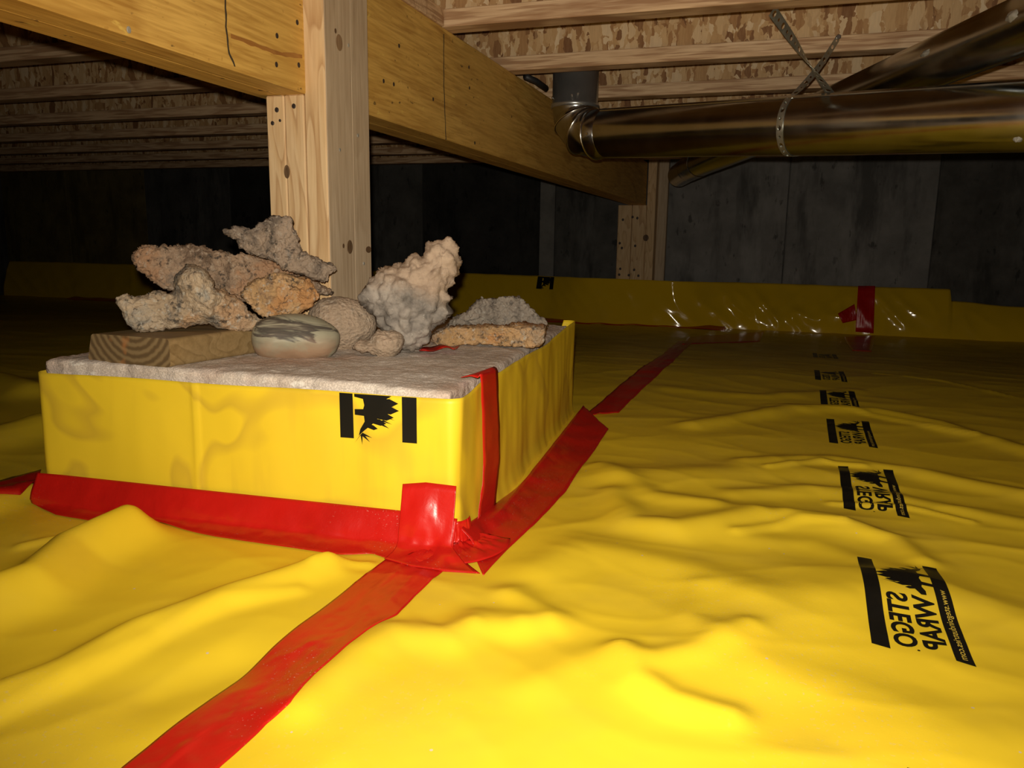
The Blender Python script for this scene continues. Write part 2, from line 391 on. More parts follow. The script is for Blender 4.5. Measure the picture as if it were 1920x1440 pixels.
M['knot_soft'] = wood('knot_pale', (0.34, 0.22, 0.12), (0.26, 0.16, 0.08), (0.16, 0.095, 0.05), 2, ring=40, streak=0.5)
M['crack'] = NT('dark_joint').done((0.05, 0.035, 0.015), 0.9)
M['cable'] = NT('black_cable').done((0.02, 0.02, 0.022), 0.5)
def sealm():
    t = NT('grey_sealant'); n = t.noise(t.coords(), 60, 4); t.bump(n, 0.6, 0.003)
    return t.done(t.ramp(n, [(0.3, (0.24, 0.23, 0.2)), (0.7, (0.46, 0.44, 0.38))]), 0.6, 0.3)
M['seal'] = sealm()
M['glow'] = M['bead']

# ------------------------------------------------------------------ layout numbers (metres)
WALL_Y = 4.85; X0, X1 = -6.0, 2.7; YF = -1.3
JB = 0.853           # underside of the joists
SUB = JB + 0.241     # underside of the subfloor
BX0, BX1, BZ0 = -0.846, -0.746, 0.611
ZW = 0.19            # top edge of the film around the footing
FL = on_z(65, 697, ZW); FR = on_z(858, 748, ZW); BR = on_z(1077, 616, ZW)
EX = (FR - FL); LX = EX.length; EX = EX.normalized(); EY = Vector((-EX.y, EX.x, 0)); LY = (BR - FR).dot(EY)
NFRONT = -EY; NSIDE = EX

# ------------------------------------------------------------------ floor film
def fpt(px, py):
    z = 0.0
    for _ in range(12):
        p = on_z(px, py, z); z += 0.6 * (-0.10 * float(smooth(2.3, 4.7, p.y)) - z)
    return (p.x, p.y)
FOLDS = []           # (points, height, width)
def fold(pts, a, w): FOLDS.append(([fpt(*p) for p in pts], a * (0.66 if pts[0][0] > 500 else 1.0), w * (1.25 if pts[0][0] > 500 else 1.1)))
fold([(-60, 1165), (60, 1120), (130, 1060), (240, 1010)], 0.040, 0.032)
fold([(-40, 1330), (120, 1265), (260, 1190), (420, 1130), (540, 1092), (610, 1068)], 0.017, 0.020)
fold([(-40, 960), (60, 930)], 0.018, 0.03)
fold([(300, 1290), (420, 1250)], -0.009, 0.035)
fold([(560, 1330), (680, 1230), (740, 1195), (840, 1205), (900, 1165), (965, 1175)], 0.013, 0.018)
fold([(960, 1120), (1000, 1150), (1030, 1165)], 0.011, 0.018)
fold([(900, 1185), (960, 1192), (1030, 1178)], 0.009, 0.013)
fold([(1010, 1070), (1090, 1030), (1180, 1045), (1290, 1070), (1400, 1120)], 0.011, 0.030)
fold([(1165, 1235), (1195, 1290), (1260, 1330), (1370, 1352)], 0.012, 0.013)
fold([(1225, 1255), (1310, 1240), (1400, 1196)], 0.009, 0.014)
fold([(1310, 1110), (1290, 1170), (1330, 1200)], 0.006, 0.014)
fold([(1150, 930), (1180, 985), (1270, 1000), (1420, 975)], 0.014, 0.022)
fold([(1130, 880), (1220, 935), (1330, 950)], 0.012, 0.022)
fold([(1480, 975), (1570, 985), (1680, 1015), (1730, 1055)], 0.012, 0.016)
fold([(1560, 1135), (1700, 1130), (1850, 1145), (1960, 1180)], 0.008, 0.030)
fold([(1380, 1010), (1530, 1020), (1600, 1050)], 0.006, 0.02)
fold([(1400, 870), (1560, 865), (1720, 890), (1960, 940)], 0.014, 0.024)
fold([(1380, 930), (1520, 920), (1680, 935), (1930, 985)], 0.010, 0.020)
fold([(1300, 800), (1480, 770), (1640, 775), (1760, 800), (1950, 855)], 0.016, 0.026)
fold([(1250, 730), (1430, 745), (1600, 735)], 0.008, 0.03)
fold([(1000, 1290), (1080, 1250), (1150, 1235)], 0.006, 0.02)
fold([(1650, 1380), (1780, 1400), (1950, 1390)], 0.008, 0.03)
fold([(1450, 1270), (1560, 1290), (1700, 1330)], 0.007, 0.028)
fold([(0, 720), (60, 740)], 0.03, 0.05)
fold([(1240, 1270), (1400, 1190), (1560, 1105), (1700, 1095)], 0.017, 0.050)
fold([(1140, 900), (1300, 890), (1480, 885), (1620, 900)], 0.014, 0.040)
fold([(1260, 990), (1420, 965), (1560, 985)], 0.012, 0.040)
fold([(-80, 850), (40, 815), (90, 800)], 0.03, 0.045)
for cpts_ in ([(1440, 762), (1600, 775), (1700, 795), (1830, 822)], [(1440, 884), (1540, 872), (1620, 882)], [(1560, 944), (1700, 952), (1820, 980)], [(1380, 1005), (1500, 985), (1580, 992)],
              [(-20, 1352), (150, 1272), (310, 1192), (420, 1142), (560, 1112)], [(40, 1030), (130, 1012), (260, 1000)], [(590, 1075), (640, 1062), (690, 1060)],
              [(1640, 700), (1760, 715), (1900, 745)]):
    FOLDS.append(([fpt(*p) for p in cpts_], 0.0042, 0.0085))
FP0 = np.array([FL.x, FL.y]); _ex = np.array([EX.x, EX.y]); _ey = np.array([EY.x, EY.y])
def floor_h(x, y):
    x = np.asarray(x, float); y = np.asarray(y, float)
    lu = (x - FR.x) * EX.x + (y - FR.y) * EX.y; lv = (x - FR.x) * EY.x + (y - FR.y) * EY.y
    dx = np.maximum(np.maximum(-LX - lu, lu), 0); dy = np.maximum(np.maximum(-lv, lv - LY), 0)
    dfoot = np.hypot(dx, dy)
    fd = smooth(-0.01, 0.14, dfoot)
    wx = x + 0.10 * perlin(x * 2.1, y * 2.1, 5); wy = y + 0.10 * perlin(x * 2.1 + 9, y * 2.1, 6)
    h = 0.020 * perlin(wx * 2.3, wy * 3.4, 1)
    r = 1 - np.abs(perlin(wx * 3.1 + 3, wy * 5.5, 2)) * 2.0
    h += 0.010 * np.clip(r, 0, 1) ** 3
    r2 = 1 - np.abs(perlin(wx * 5.0 + 11, wy * 9.0 + 4, 3)) * 2.2
    h += 0.0045 * np.clip(r2, 0, 1) ** 3
    h += 0.0012 * perlin(wx * 14, wy * 19, 4)
    h *= fd * (0.24 - 0.02 * smooth(1.0, 1.8, y))
    for pts, a, wd in FOLDS:
        d = seg_dist(x, y, pts); h += a * np.exp(-(d / wd) ** 2) * smooth(-0.02, 0.06, dfoot)
    h += 0.0003 * perlin(x * 45, y * 45, 8)
    h -= 0.10 * smooth(2.3, 4.7, y)
    return h
def fh(x, y): return float(floor_h(np.array([x]), np.array([y]))[0])
def spaced(a):
    out = []
    for lo, hi, st in a: out.append(np.arange(lo, hi - 1e-9, st))
    return np.concatenate(out)
xs = spaced([(X0, -2.2, 0.05), (-2.2, -1.15, 0.02), (-1.15, 0.5, 0.0055), (0.5, 1.4, 0.012), (1.4, X1 + 0.05, 0.05)])
ys = spaced([(YF, 0.2, 0.06), (0.2, 1.7, 0.0055), (1.7, 3.0, 0.012), (3.0, 4.86, 0.02)])
GX, GY = np.meshgrid(xs, ys, indexing='ij')
GZ = floor_h(GX, GY)
nx, ny = len(xs), len(ys)
I = np.arange(nx * ny).reshape(nx, ny)
fc = np.stack([I[:-1, :-1], I[1:, :-1], I[1:, 1:], I[:-1, 1:]], -1).reshape(-1, 4)
floor = obj('floor', np.stack([GX, GY, GZ], -1).reshape(-1, 3), fc, M['plastic'], smooth=True, base=(0, 0, 0))
tag(floor, 'wrinkled yellow plastic vapor barrier film covering the crawl space floor', 'floor', kind='structure')

# ------------------------------------------------------------------ walls and ceiling
def panel_mat(x):
    c = x / WALL_Y
    return c
wall = empty('wall_back', (0, WALL_Y, -0.12))
tag(wall, 'dark cast concrete foundation wall behind the beam', 'wall', kind='structure')
box('wall_core', (X0, WALL_Y + 0.012, -0.12), (X1, WALL_Y + 0.2, SUB), M['wall_b'], wall, 0)
xj = 0.009 * WALL_Y; pw = 0.766
edges = [xj + pw * k for k in range(-8, 5)]
edges[8 - 2] = -0.297 * WALL_Y
cells = []
for a, b in zip(edges[:-1], edges[1:]):
    if a >= X1: break
    cells.append((max(a, X0), min(b, X1)))
mats = {}
for i, (a, b) in enumerate(cells):
    m = (a + b) / 2
    def p(k): return 'wall_' + k
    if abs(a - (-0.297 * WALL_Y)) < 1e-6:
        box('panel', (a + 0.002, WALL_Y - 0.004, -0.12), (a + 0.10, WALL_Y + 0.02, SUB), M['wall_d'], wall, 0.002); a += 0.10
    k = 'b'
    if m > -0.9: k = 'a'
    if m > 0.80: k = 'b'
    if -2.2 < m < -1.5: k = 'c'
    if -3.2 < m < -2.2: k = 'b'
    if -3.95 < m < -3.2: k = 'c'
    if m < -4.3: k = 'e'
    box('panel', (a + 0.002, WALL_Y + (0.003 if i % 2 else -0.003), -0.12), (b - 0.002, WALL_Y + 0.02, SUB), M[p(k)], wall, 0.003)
for nm, lo, hi, lab in (('wall_left', (X0 - 0.2, YF, -0.12), (X0, WALL_Y + 0.2, SUB), 'dark concrete foundation wall at the far left side'),
                        ('wall_right', (X1, YF, -0.12), (X1 + 0.2, WALL_Y + 0.2, SUB), 'dark concrete foundation wall at the right side'),
                        ('wall_front', (X0, YF - 0.2, -0.12), (X1, YF, SUB), 'dark concrete foundation wall behind the viewer')):
    o = box(nm, lo, hi, M['wall_b'], None, 0); tag(o, lab, 'wall', kind='structure')
ceil = box('ceiling', (X0, YF, SUB), (X1, WALL_Y + 0.2, SUB + 0.02), M['osb'], None, 0)
tag(ceil, 'strand board subfloor above the joists', 'ceiling', kind='structure')

# ------------------------------------------------------------------ joists
JY = [1.777 + 0.461 * k for k in range(-6, 7)]
JLAB = {}
names = ['first', 'second', 'third', 'fourth', 'fifth', 'sixth', 'seventh']
vis = [y for y in JY if y > 1.6 and y < WALL_Y]
for y in JY:
    if not (0.8 < y < WALL_Y - 0.02): continue
    o = empty('floor_joist', (-1.6, y - 0.029, JB))
    if y in vis:
        k = vis.index(y)
        lab = {0: 'nearest visible wooden joist along the top edge, above the pipe strap',
               1: 'second wooden joist from the top edge, its flange right above the duct elbow'}.get(k, 'wooden joist, %s from the top edge counting towards the back wall' % names[k])
    else:
        lab = 'wooden joist overhead just above the top edge, over the front of the footing' if y < 1.0 else 'wooden joist overhead just above the top edge, over the near post'
    tag(o, lab, 'joist', 'strand board joists under the subfloor')
    box('bottom_flange', (X0, y - 0.058, JB), (X1, y, JB + 0.038), M['flange'], o, 0.0015)
    box('top_flange', (X0, y - 0.058, SUB - 0.038), (X1, y, SUB), M['flange'], o, 0)
    box('web', (X0, y - 0.034, JB + 0.038), (X1, y - 0.024, SUB - 0.038), M['osb'], o, 0)
# blocking on top of the beam
o = empty('blocking_panel', (-0.78, 1.5, JB))
tag(o, 'short wooden blocking set between joists on top of the amber beam', 'blocking')
box('bottom_flange', (-0.80, 1.318, JB), (-0.742, 1.716, JB + 0.036), M['flange'], o, 0.0015)
box('web', (-0.776, 1.318, JB + 0.036), (-0.766, 1.716, SUB - 0.002), M['osb'], o, 0)

# ------------------------------------------------------------------ beam
beam = empty('support_beam', ((BX0 + BX1) / 2, 1.7, BZ0))
tag(beam, 'long amber laminated wood beam resting on the wooden posts', 'beam')
MID = (BX0 + BX1) / 2
box('ply', (MID + 0.0008, YF + 0.02, BZ0), (BX1, 4.70, JB), M['beam'], beam, 0.002)
box('ply', (BX0, YF + 0.02, BZ0 + 0.001), (MID - 0.0008, 4.70, JB - 0.001), M['beam'], beam, 0.002)
def wobble_strip(name, pts, wd, n, mat, parent, off=0.0006, jit=0.9):
    """thin irregular dark line lying on a flat face with normal n."""
    v = []; P = []
    for a, b in zip(pts[:-1], pts[1:]):
        for k in range(6): P.append(a.lerp(b, k / 6))
    P.append(pts[-1]); side = (pts[-1] - pts[0]).normalized().cross(n)
    for q in P:
        j = wd * jit * mnoise.noise(q * 60); ww = wd * (0.85 + 0.5 * mnoise.noise(q * 90))
        for s, h in ((-1, -0.001), (-1, off), (1, off), (1, -0.001)): v.append(q + side * (j + s * ww / 2) + n * h)
    return obj(name, v, grid_faces(len(P), 4), mat, parent)
NX = Vector((1, 0, 0))
wobble_strip('scarf_joint', [on_x(421, -20, BX1), on_x(424, 50, BX1), on_x(430, 100, BX1), on_x(440, 125, BX1)], 0.0035, NX, M['crack'], beam)
wobble_strip('scarf_joint', [on_x(832, 64, BX1), on_x(832, 160, BX1), on_x(836, 262, BX1)], 0.0035, NX, M['crack'], beam)
def streakm():
    return M['knot_soft']
wobble_strip('grain_streak', [on_x(432, 66, BX1), on_x(478, 84, BX1), on_x(520, 100, BX1), on_x(566, 106, BX1)], 0.007, NX, wood('streak_wood', (0.46, 0.22, 0.05), (0.38, 0.165, 0.035), (0.26, 0.10, 0.022), 1), beam, jit=0.2)
for px, py in ((241, 56), (519, 67), (518, 121), (557, 42), (560, 122), (748, 86), (719, 152), (738, 158), (812, 186), (879, 126), (880, 165), (890, 268)):
    disc('nail', on_x(px, py, BX1), NX, 0.0032, 0.0040, Vector((0, 0, 1)), M['nail'] if px > 500 else M['seal'], beam)

# ------------------------------------------------------------------ near post
PY, PD, PZ0 = 1.157, 0.142, 0.2055
pxs = [on_y(502, 300, PY).x, on_y(536.5, 300, PY).x, on_y(573, 300, PY).x, on_y(613, 300, PY).x]
post = empty('wooden_post', (-0.77, PY + 0.07, PZ0))
tag(post, 'built-up wooden post rising from the rock-covered footing, holding the beam', 'post')
for a, b, zt in ((pxs[0], pxs[1], BZ0), (pxs[1], pxs[2], BZ0 + 0.001), (pxs[2], pxs[3], SUB - 0.02)):
    zt = min(zt, BZ0 if zt < 0.7 else zt)
    box('ply', (a + 0.0006, PY + rng.uniform(-.001, .001), PZ0), (b - 0.0006, PY + PD, zt), M['stud'], post, 0.0022)
PXR = pxs[3]
# thin skins on the post's side, shade put into their darker colour
box('side_skin', (PXR, PY + 0.001, PZ0), (PXR + 0.0016, PY + 0.082, SUB - 0.02), M['stud_side'], post, 0.0004)
box('side_skin', (PXR, PY + 0.084, PZ0), (PXR + 0.0010, PY + PD, SUB - 0.02), M['stud_side'], post, 0.0003)
XS = PXR + 0.0016
for px, py, a, b, mt in ((636, 80, 0.010, 0.013, 'knot_soft'), (656, 463, 0.009, 0.012, 'knot'), (691, 468, 0.010, 0.006, 'knot'), (629, 58, 0.003, 0.004, 'knot'), (644, 461, 0.003, 0.004, 'knot')):
    disc('knot', on_x(px, py, XS - (0.0006 if px > 670 else 0)), NX, a, b, Vector((0, 0, 1)), M[mt], post, 0.0005)
for px, py in ((653, 85), (671, 254), (637, 281), (682, 494)):
    disc('nail', on_x(px, py, XS), NX, 0.0025, 0.003, Vector((0, 0, 1)), M['seal'], post)
NYm = Vector((0, -1, 0))
for px, py, r in ((519, 206, .0035), (551, 199, .0035), (511, 231, .003), (525, 226, .002)):
    disc('nail', on_y(px, py, PY - 0.001), NYm, r, r * 1.15, Vector((0, 0, 1)), M['nail'], post)
disc('knot', on_y(538, 322, PY - 0.001), NYm, 0.0055, 0.011, Vector((0, 0, 1)), M['knot'], post, 0.0006)

# ------------------------------------------------------------------ far post
FPY = 4.69
fx = [on_y(1157, 450, FPY).x, on_y(1183, 450, FPY).x, on_y(1210, 450, FPY).x, on_y(1226, 450, FPY).x]
fpost = empty('wooden_post', ((fx[0] + fx[3]) / 2, FPY + 0.06, -0.1))
tag(fpost, 'distant wooden post under the far end of the beam, against the concrete wall', 'post')
box('ply', (fx[0], FPY, -0.1), (fx[1] - 0.001, FPY + 0.09, BZ0), M['stud'], fpost, 0.003)
box('ply', (fx[1] + 0.001, FPY, -0.1), (fx[2] - 0.001, FPY + 0.09, BZ0), M['stud'], fpost, 0.003)
box('ply', (max(fx[2], BX1 + 0.001), FPY, -0.1), (fx[3], FPY + 0.10, SUB - 0.02), M['stud'], fpost, 0.003)
box('side_stud', (fx[3], FPY + 0.08, -0.1), (on_y(1248, 450, FPY + 0.08).x, FPY + 0.13, SUB - 0.02), M['stud_side'], fpost, 0.003)
for px, py in ((1168, 412), (1186, 407), (1195, 409), (1162, 456), (1166, 465), (1191, 461), (1163, 504), (1189, 506), (1161, 515), (1179, 516), (1197, 517)):
    disc('nail', on_y(px, py, FPY), NYm, 0.007, 0.008, Vector((0, 0, 1)), M['nail'], fpost, 0.002)
disc('knot', on_y(1211, 446, FPY), NYm, 0.017, 0.019, Vector((0, 0, 1)), M['knot'], fpost, 0.002)

# ------------------------------------------------------------------ concrete footing
CZ = 0.203
def loc2w(u, v, z): return FR + EX * u + EY * v + Vector((0, 0, z - FR.z))
def con_top(u, v):   # tilted, slightly rough top
    return 0.2085 - 0.012 * np.clip((u + LX) / LX, 0, 1) ** 2 + 0.0
n1, n2, n3 = 150, 190, 7
ins = 0.012
us = np.linspace(-LX + ins, -ins, n1); vsn = np.linspace(ins * 0.6, LY - ins, n2)
U, V2 = np.meshgrid(us, vsn, indexing='ij')
eu = 0.006 * perlin(V2 * 14, U * 0 + 3.3, 21) + 0.0012 * perlin(V2 * 60, U * 0 + 1.3, 22)
ev = 0.005 * perlin(U * 14, V2 * 0 + 5.3, 23) + 0.003 * perlin(U * 60, V2 * 0 + 2.3, 24)
dl = np.minimum(np.minimum(U + LX - ins, -ins - U), np.minimum(V2 - ins * .6, LY - ins - V2))
Zt = con_top(U, V2) - 0.004 * np.exp(-(dl / 0.003) ** 1.0) + 0.0022 * perlin(U * 25, V2 * 25, 25) + 0.0016 * perlin(U * 90, V2 * 90, 26) + 0.003 * np.exp(-dl / 0.01) * perlin(U * 55, V2 * 55, 28)
k = np.exp(-dl / 0.02)
Ub = U + eu * k; Vb = V2 + ev * k
W = np.stack([FR.x + EX.x * Ub + EY.x * Vb, FR.y + EX.y * Ub + EY.y * Vb, Zt], -1)
verts = W.reshape(-1, 3).tolist(); faces = []
Ii = np.arange(n1 * n2).reshape(n1, n2)
for i in range(n1 - 1):
    for j in range(n2 - 1): faces.append((int(Ii[i, j]), int(Ii[i + 1, j]), int(Ii[i + 1, j + 1]), int(Ii[i, j + 1])))
ring = [int(Ii[i, 0]) for i in range(n1)] + [int(Ii[n1 - 1, j]) for j in range(1, n2)] + [int(Ii[i, n2 - 1]) for i in range(n1 - 2, -1, -1)] + [int(Ii[0, j]) for j in range(n2 - 2, 0, -1)]
prev = ring
for dz in (0.004, 0.009, 0.014, 0.022, 0.25):
    cur = []
    for a in ring:
        q = verts[a]; cur.append(len(verts)); jit = 0.0042 * perlin(np.array([q[0] * 75 + dz * 120]), np.array([q[1] * 75 + dz * 63]), 27)[0] if dz < 0.1 else 0
        verts.append([q[0] + jit, q[1] + jit, q[2] - dz])
    nr = len(ring)
    for a in range(nr):
        b = (a + 1) % nr; faces.append((prev[a], cur[a], cur[b], prev[b]))
    prev = cur
foot = obj('concrete_footing', verts, faces, M['footing'], None, smooth=True)
recalc(foot)
tag(foot, 'square rough concrete footing wrapped in yellow film, carrying the post', 'footing')

# ------------------------------------------------------------------ film around the footing
def wrap_path(n=420):
    r = 0.014; pts = []
    cx = [(-r, r, -90), (-r, LY - r, 0), (-LX + r, LY - r, 90), (-LX + r, r, 180)]
    for ci, (a, b, st) in enumerate(cx):
        for k in range(9):
            t = math.radians(st + 90 * k / 8); pts.append((a + r * math.cos(t), b + r * math.sin(t), math.cos(t), math.sin(t)))
        na, nb, _ = cx[(ci + 1) % 4]
        p0 = pts[-1]; t2 = math.radians(st + 90); p1 = (na + r * math.cos(t2), nb + r * math.sin(t2))
        m = 110
        for k in range(1, m): pts.append((p0[0] + (p1[0] - p0[0]) * k / m, p0[1] + (p1[1] - p0[1]) * k / m, math.cos(t2), math.sin(t2)))
    return pts
WP = wrap_path()
def wrap_top(u, v):
    z = ZW
    if u > -0.03:   # right-hand side climbs towards the back corner
        z += 0.004 * smooth(0.03, 0.10, v) + 0.014 * float(smooth(0.5, 0.84, v))
    z += 0.002 * math.sin(u * 23) * 0.3
    return float(z)
nvw = 34; wv = []
for (u, v, a, b) in WP:
    top = wrap_top(u, v)
    for j in range(nvw):
        t = j / (nvw - 1); z = top + ( -0.025 - top) * t
        off = 0.0025
        n = float(perlin(np.array([u * 9 + v * 9 + 5]), np.array([z * 7]), 31)[0]) * 0.004 + float(perlin(np.array([u * 26 + v * 30]), np.array([z * 9]), 32)[0]) * 0.0018
        if a > 0.6: n *= 1.15
        if b < -0.6:
            n *= 0.7; n += 0.003 * math.exp(-((u + 0.365 - 0.01 * z) / 0.003) ** 2)
        fl = 0.006 * max(0.0, 1 - z / 0.03) ** 2 if z < 0.03 else 0
        off += n + fl
        q = loc2w(u + a * off, v + b * off, z); wv.append(q)
wrap = obj('footing_wrap', wv, grid_faces(len(WP), nvw, True), M['wrapfilm'], None, smooth=True)
recalc(wrap); solidify(wrap, 0.0008, -1)
tag(wrap, 'dirt-streaked yellow plastic film wrapped around the sides of the concrete footing', 'plastic wrap')

# ------------------------------------------------------------------ skirt of film on the back wall
SX = np.arange(X0 + 0.02, X1 - 0.01, 0.012)
nv = 26
def skirt_top(x):
    c = x / WALL_Y
    z = np.where(x > 0.19 * WALL_Y, 0.115, 0.178) - 0.012 * smooth(-0.3, 0.15, c) - 0.02 * smooth(0.19, 0.26, c)
    return z + 0.006 * perlin(x * 1.7, x * 0 + 2.2, 41) + 0.002 * perlin(x * 12, x * 0 + 7.2, 42)
T = np.linspace(0, 1, nv)
SXX, TT = np.meshgrid(SX, T, indexing='ij')
zt = skirt_top(SXX); zb = floor_h(SXX, np.full_like(SXX, 4.745)) - 0.012
SZ = zb + (zt - zb) * TT
SYY = 4.758 + (WALL_Y - 0.012 - 4.758) * (0.35 * TT + 0.65 * TT ** 2)
SYY -= (0.155 * (0.35 * TT + 0.65 * TT ** 2) + 0.085 * (1 - TT)) * (smooth(-1.45, -1.05, SXX) * (1 - smooth(-0.58, -0.2, SXX)))
busy = np.exp(-((SXX - 0.18) / 0.55) ** 2)
wr = (1 - np.abs(perlin(SXX * 6 + SZ * 5, SZ * 4, 43)) * 2)
SYY -= (np.clip(wr, 0, 1) ** 2 * 0.022 * (0.3 + busy) + 0.012 * perlin(SXX * 9 - SZ * 7, SZ * 9, 44) * (0.3 + busy) + 0.005 * perlin(SXX * 24, SZ * 17, 45) * busy) * np.sin(np.pi * np.clip(TT * 0.92 + 0.04, 0, 1))
skirt = obj('wall_film', np.stack([SXX, SYY, SZ], -1).reshape(-1, 3), grid_faces(len(SX), nv), M['skirtfilm'], None, smooth=True)
solidify(skirt, 0.0008, 0)
tag(skirt, 'glossy yellow plastic film strip running up the foot of the back wall', 'plastic film')

# ------------------------------------------------------------------ red tape
def loft(name, rows, label, group=None, th=0.0007, wr=0.0, seed=0):
    """rows: list of equal-length point lists (across the tape), lofted along."""
    nu, nvv = len(rows), len(rows[0]); v = [q for r in rows for q in r]
    o = obj(name, v, grid_faces(nu, nvv), M['tape'], None, smooth=True)
    solidify(o, th, 0)
    tag(o, label, 'tape', group); return o
def lerp2(a, b, t): return (a[0] + (b[0] - a[0]) * t, a[1] + (b[1] - a[1]) * t)
def interp(poly, n):
    d = [0.0]
    for a, b in zip(poly[:-1], poly[1:]): d.append(d[-1] + (Vector(b) - Vector(a)).length)
    out = []; k = 0
    for i in range(n):
        s = d[-1] * i / (n - 1)
        while k < len(d) - 2 and d[k + 1] < s: k += 1
        f = (s - d[k]) / max(1e-9, d[k + 1] - d[k]); out.append(Vector(poly[k]).lerp(Vector(poly[k + 1]), f))
    return out
def floor_tape(name, left, right, label, n=160, m=14, lift=0.0015, wrk=0.0012, seed=50):
    """left/right: pixel polylines of the two edges, on the floor."""
    L = interp([Vector((*fpt(*p), 0)) for p in left], n); R = interp([Vector((*fpt(*p), 0)) for p in right], n)
    P = np.array([[tuple(L[i].lerp(R[i], j / (m - 1))) for j in range(m)] for i in range(n)])
    z = floor_h(P[..., 0], P[..., 1])
    d = smooth(2.0, 4.5, P[..., 1]) * 0.0
    cross = np.linspace(0, 1, m)[None, :]
    cr = np.clip(1 - np.abs(perlin(P[..., 0] * 40, P[..., 1] * 9, seed)) * 3, 0, 1) ** 2 * wrk * 1.4 + np.abs(perlin(P[..., 0] * 60, P[..., 1] * 45, seed + 1)) * wrk
    z = z + lift + cr * np.sin(np.pi * cross)
    P[..., 2] = z
    rows = [[Vector(P[i, j]) for j in range(m)] for i in range(n)]
    return loft(name, rows, label)
def on_front(px, py, off=0.0): return on_plane(px, py, FR + NFRONT * off, NFRONT)
def on_side(px, py, off=0.0): return on_plane(px, py, FR + NSIDE * off, NSIDE)
floor_tape('seam_tape', [(130, 1530), (232, 1440), (480, 1240), (600, 1150), (722, 1052), (760, 1018)], [(330, 1530), (418, 1440), (500, 1365), (545, 1340), (590, 1285), (690, 1195), (745, 1160), (780, 1120), (832, 1072), (870, 1030)],
           'wide red tape seam running from the foreground up to the footing corner', n=220, m=22)
floor_tape('seam_tape', [(1092, 783), (1130, 752), (1180, 708), (1240, 668), (1272, 641)], [(1160, 776), (1175, 760), (1225, 712), (1262, 680), (1300, 643)],
           'red tape seam continuing behind the footing towards the back wall', n=120, m=10, wrk=0.002)
# front base tape: on the film face, over the fold, out on the floor
def base_tape(name, up_px, low_px, onf, fold_n, label, n=150, crumple=1.0, lift=0.0):
    up = interp([onf(*p, 0.006 + lift) for p in up_px], n)
    lo = interp([Vector((*fpt(*p), 0)) for p in low_px], n); rows = []
    for i in range(n):
        a = up[i]; b = lo[i]; row = []
        fpx = Vector((a.x, a.y, 0)) + fold_n * 0.016
        fz = fh(fpx.x, fpx.y)
        m1 = 9
        for j in range(m1):
            t = j / (m1 - 1); q = a.lerp(Vector((fpx.x, fpx.y, fz + 0.010)), t); q += fold_n * (0.0012 + 0.010 * t * t * (1 - t))
            row.append(q)
        m2 = 11
        for j in range(1, m2 + 1):
            t = j / m2; q = Vector((fpx.x, fpx.y, 0)).lerp(Vector((b.x, b.y, 0)), t)
            q.z = fh(q.x, q.y) + 0.0018 + 0.008 * (1 - t) ** 3
            row.append(q)
        for j, q in enumerate(row):
            w_ = math.sin(math.pi * j / (len(row) - 1))
            c_ = mnoise.fractal(Vector((q.x * 22, q.y * 22, q.z * 22)), 1.0, 2.0, 3) * 0.0022 * w_ * crumple
            row[j] = q + (fold_n + Vector((0, 0, 1))) * (max(c_, -0.0008) + lift)
        rows.append(row)
    return loft(name, rows, label)
base_tape('base_tape', [(70, 886), (120, 890), (380, 918), (620, 943), (755, 957), (858, 972)], [(62, 948), (105, 968), (200, 984), (300, 987), (400, 1008), (560, 1030), (640, 1042), (700, 1040), (760, 1062), (830, 1074), (900, 1078)], on_front, NFRONT,
          'long red tape sealing the front bottom edge of the yellow-wrapped footing')
base_tape('base_tape', [(862, 990), (900, 965), (960, 920), (1040, 845), (1070, 800), (1080, 792)], [(906, 1082), (950, 1035), (1000, 990), (1060, 925), (1100, 868), (1141, 808)], on_side, NSIDE,
          'red tape sealing the right bottom edge of the yellow-wrapped footing')
floor_tape('base_tape', [(78, 886), (40, 898), (-40, 920)], [(70, 925), (40, 945), (-40, 962)], 'short red tape tail sticking out left of the footing corner', n=50, m=8, lift=0.004, wrk=0.003)
# crumpled patch folded over the front right corner
base_tape('corner_patch', [(757, 909), (800, 906), (857, 913)], [(722, 1052), (770, 1066), (830, 1074), (893, 1079)], on_front, NFRONT,
          'crumpled red tape patch wrapped high over the front right corner of the footing', n=70, crumple=3.2, lift=0.0022)
rows = []
rc = 0.014
for i in range(46):
    a = math.radians(-118 + 136 * i / 45); d = EX * math.cos(a) + EY * math.sin(a); row = []
    cc_ = loc2w(-rc, rc, 0.0)
    for j in range(20):
        t = j / 19
        if t < 0.4: rad = rc + 0.010 + 0.006 * t; zz_ = 0.036 - 0.075 * t
        else: rad = rc + 0.0124 + 0.050 * ((t - 0.4) / 0.6); zz_ = 0.0060 * (1 - (t - 0.4) / 0.6) + 0.004
        q = cc_ + d * rad; q.z = (fh(q.x, q.y) + zz_) if t >= 0.4 else max(zz_, 0.004)
        cr_ = abs(mnoise.fractal(Vector((math.cos(a) * 3.2, math.sin(a) * 3.2, t * 2.2)), 0.9, 2.1, 4)) * 0.011 * math.sin(math.pi * min(1, 0.08 + t * 0.92))
        row.append(q + d * cr_ * 0.6 + Vector((0, 0, 1)) * cr_ * 0.7)
    rows.append(row)
loft('corner_tape', rows, 'crumpled red tape fold wrapped low around the bottom of the footing corner')
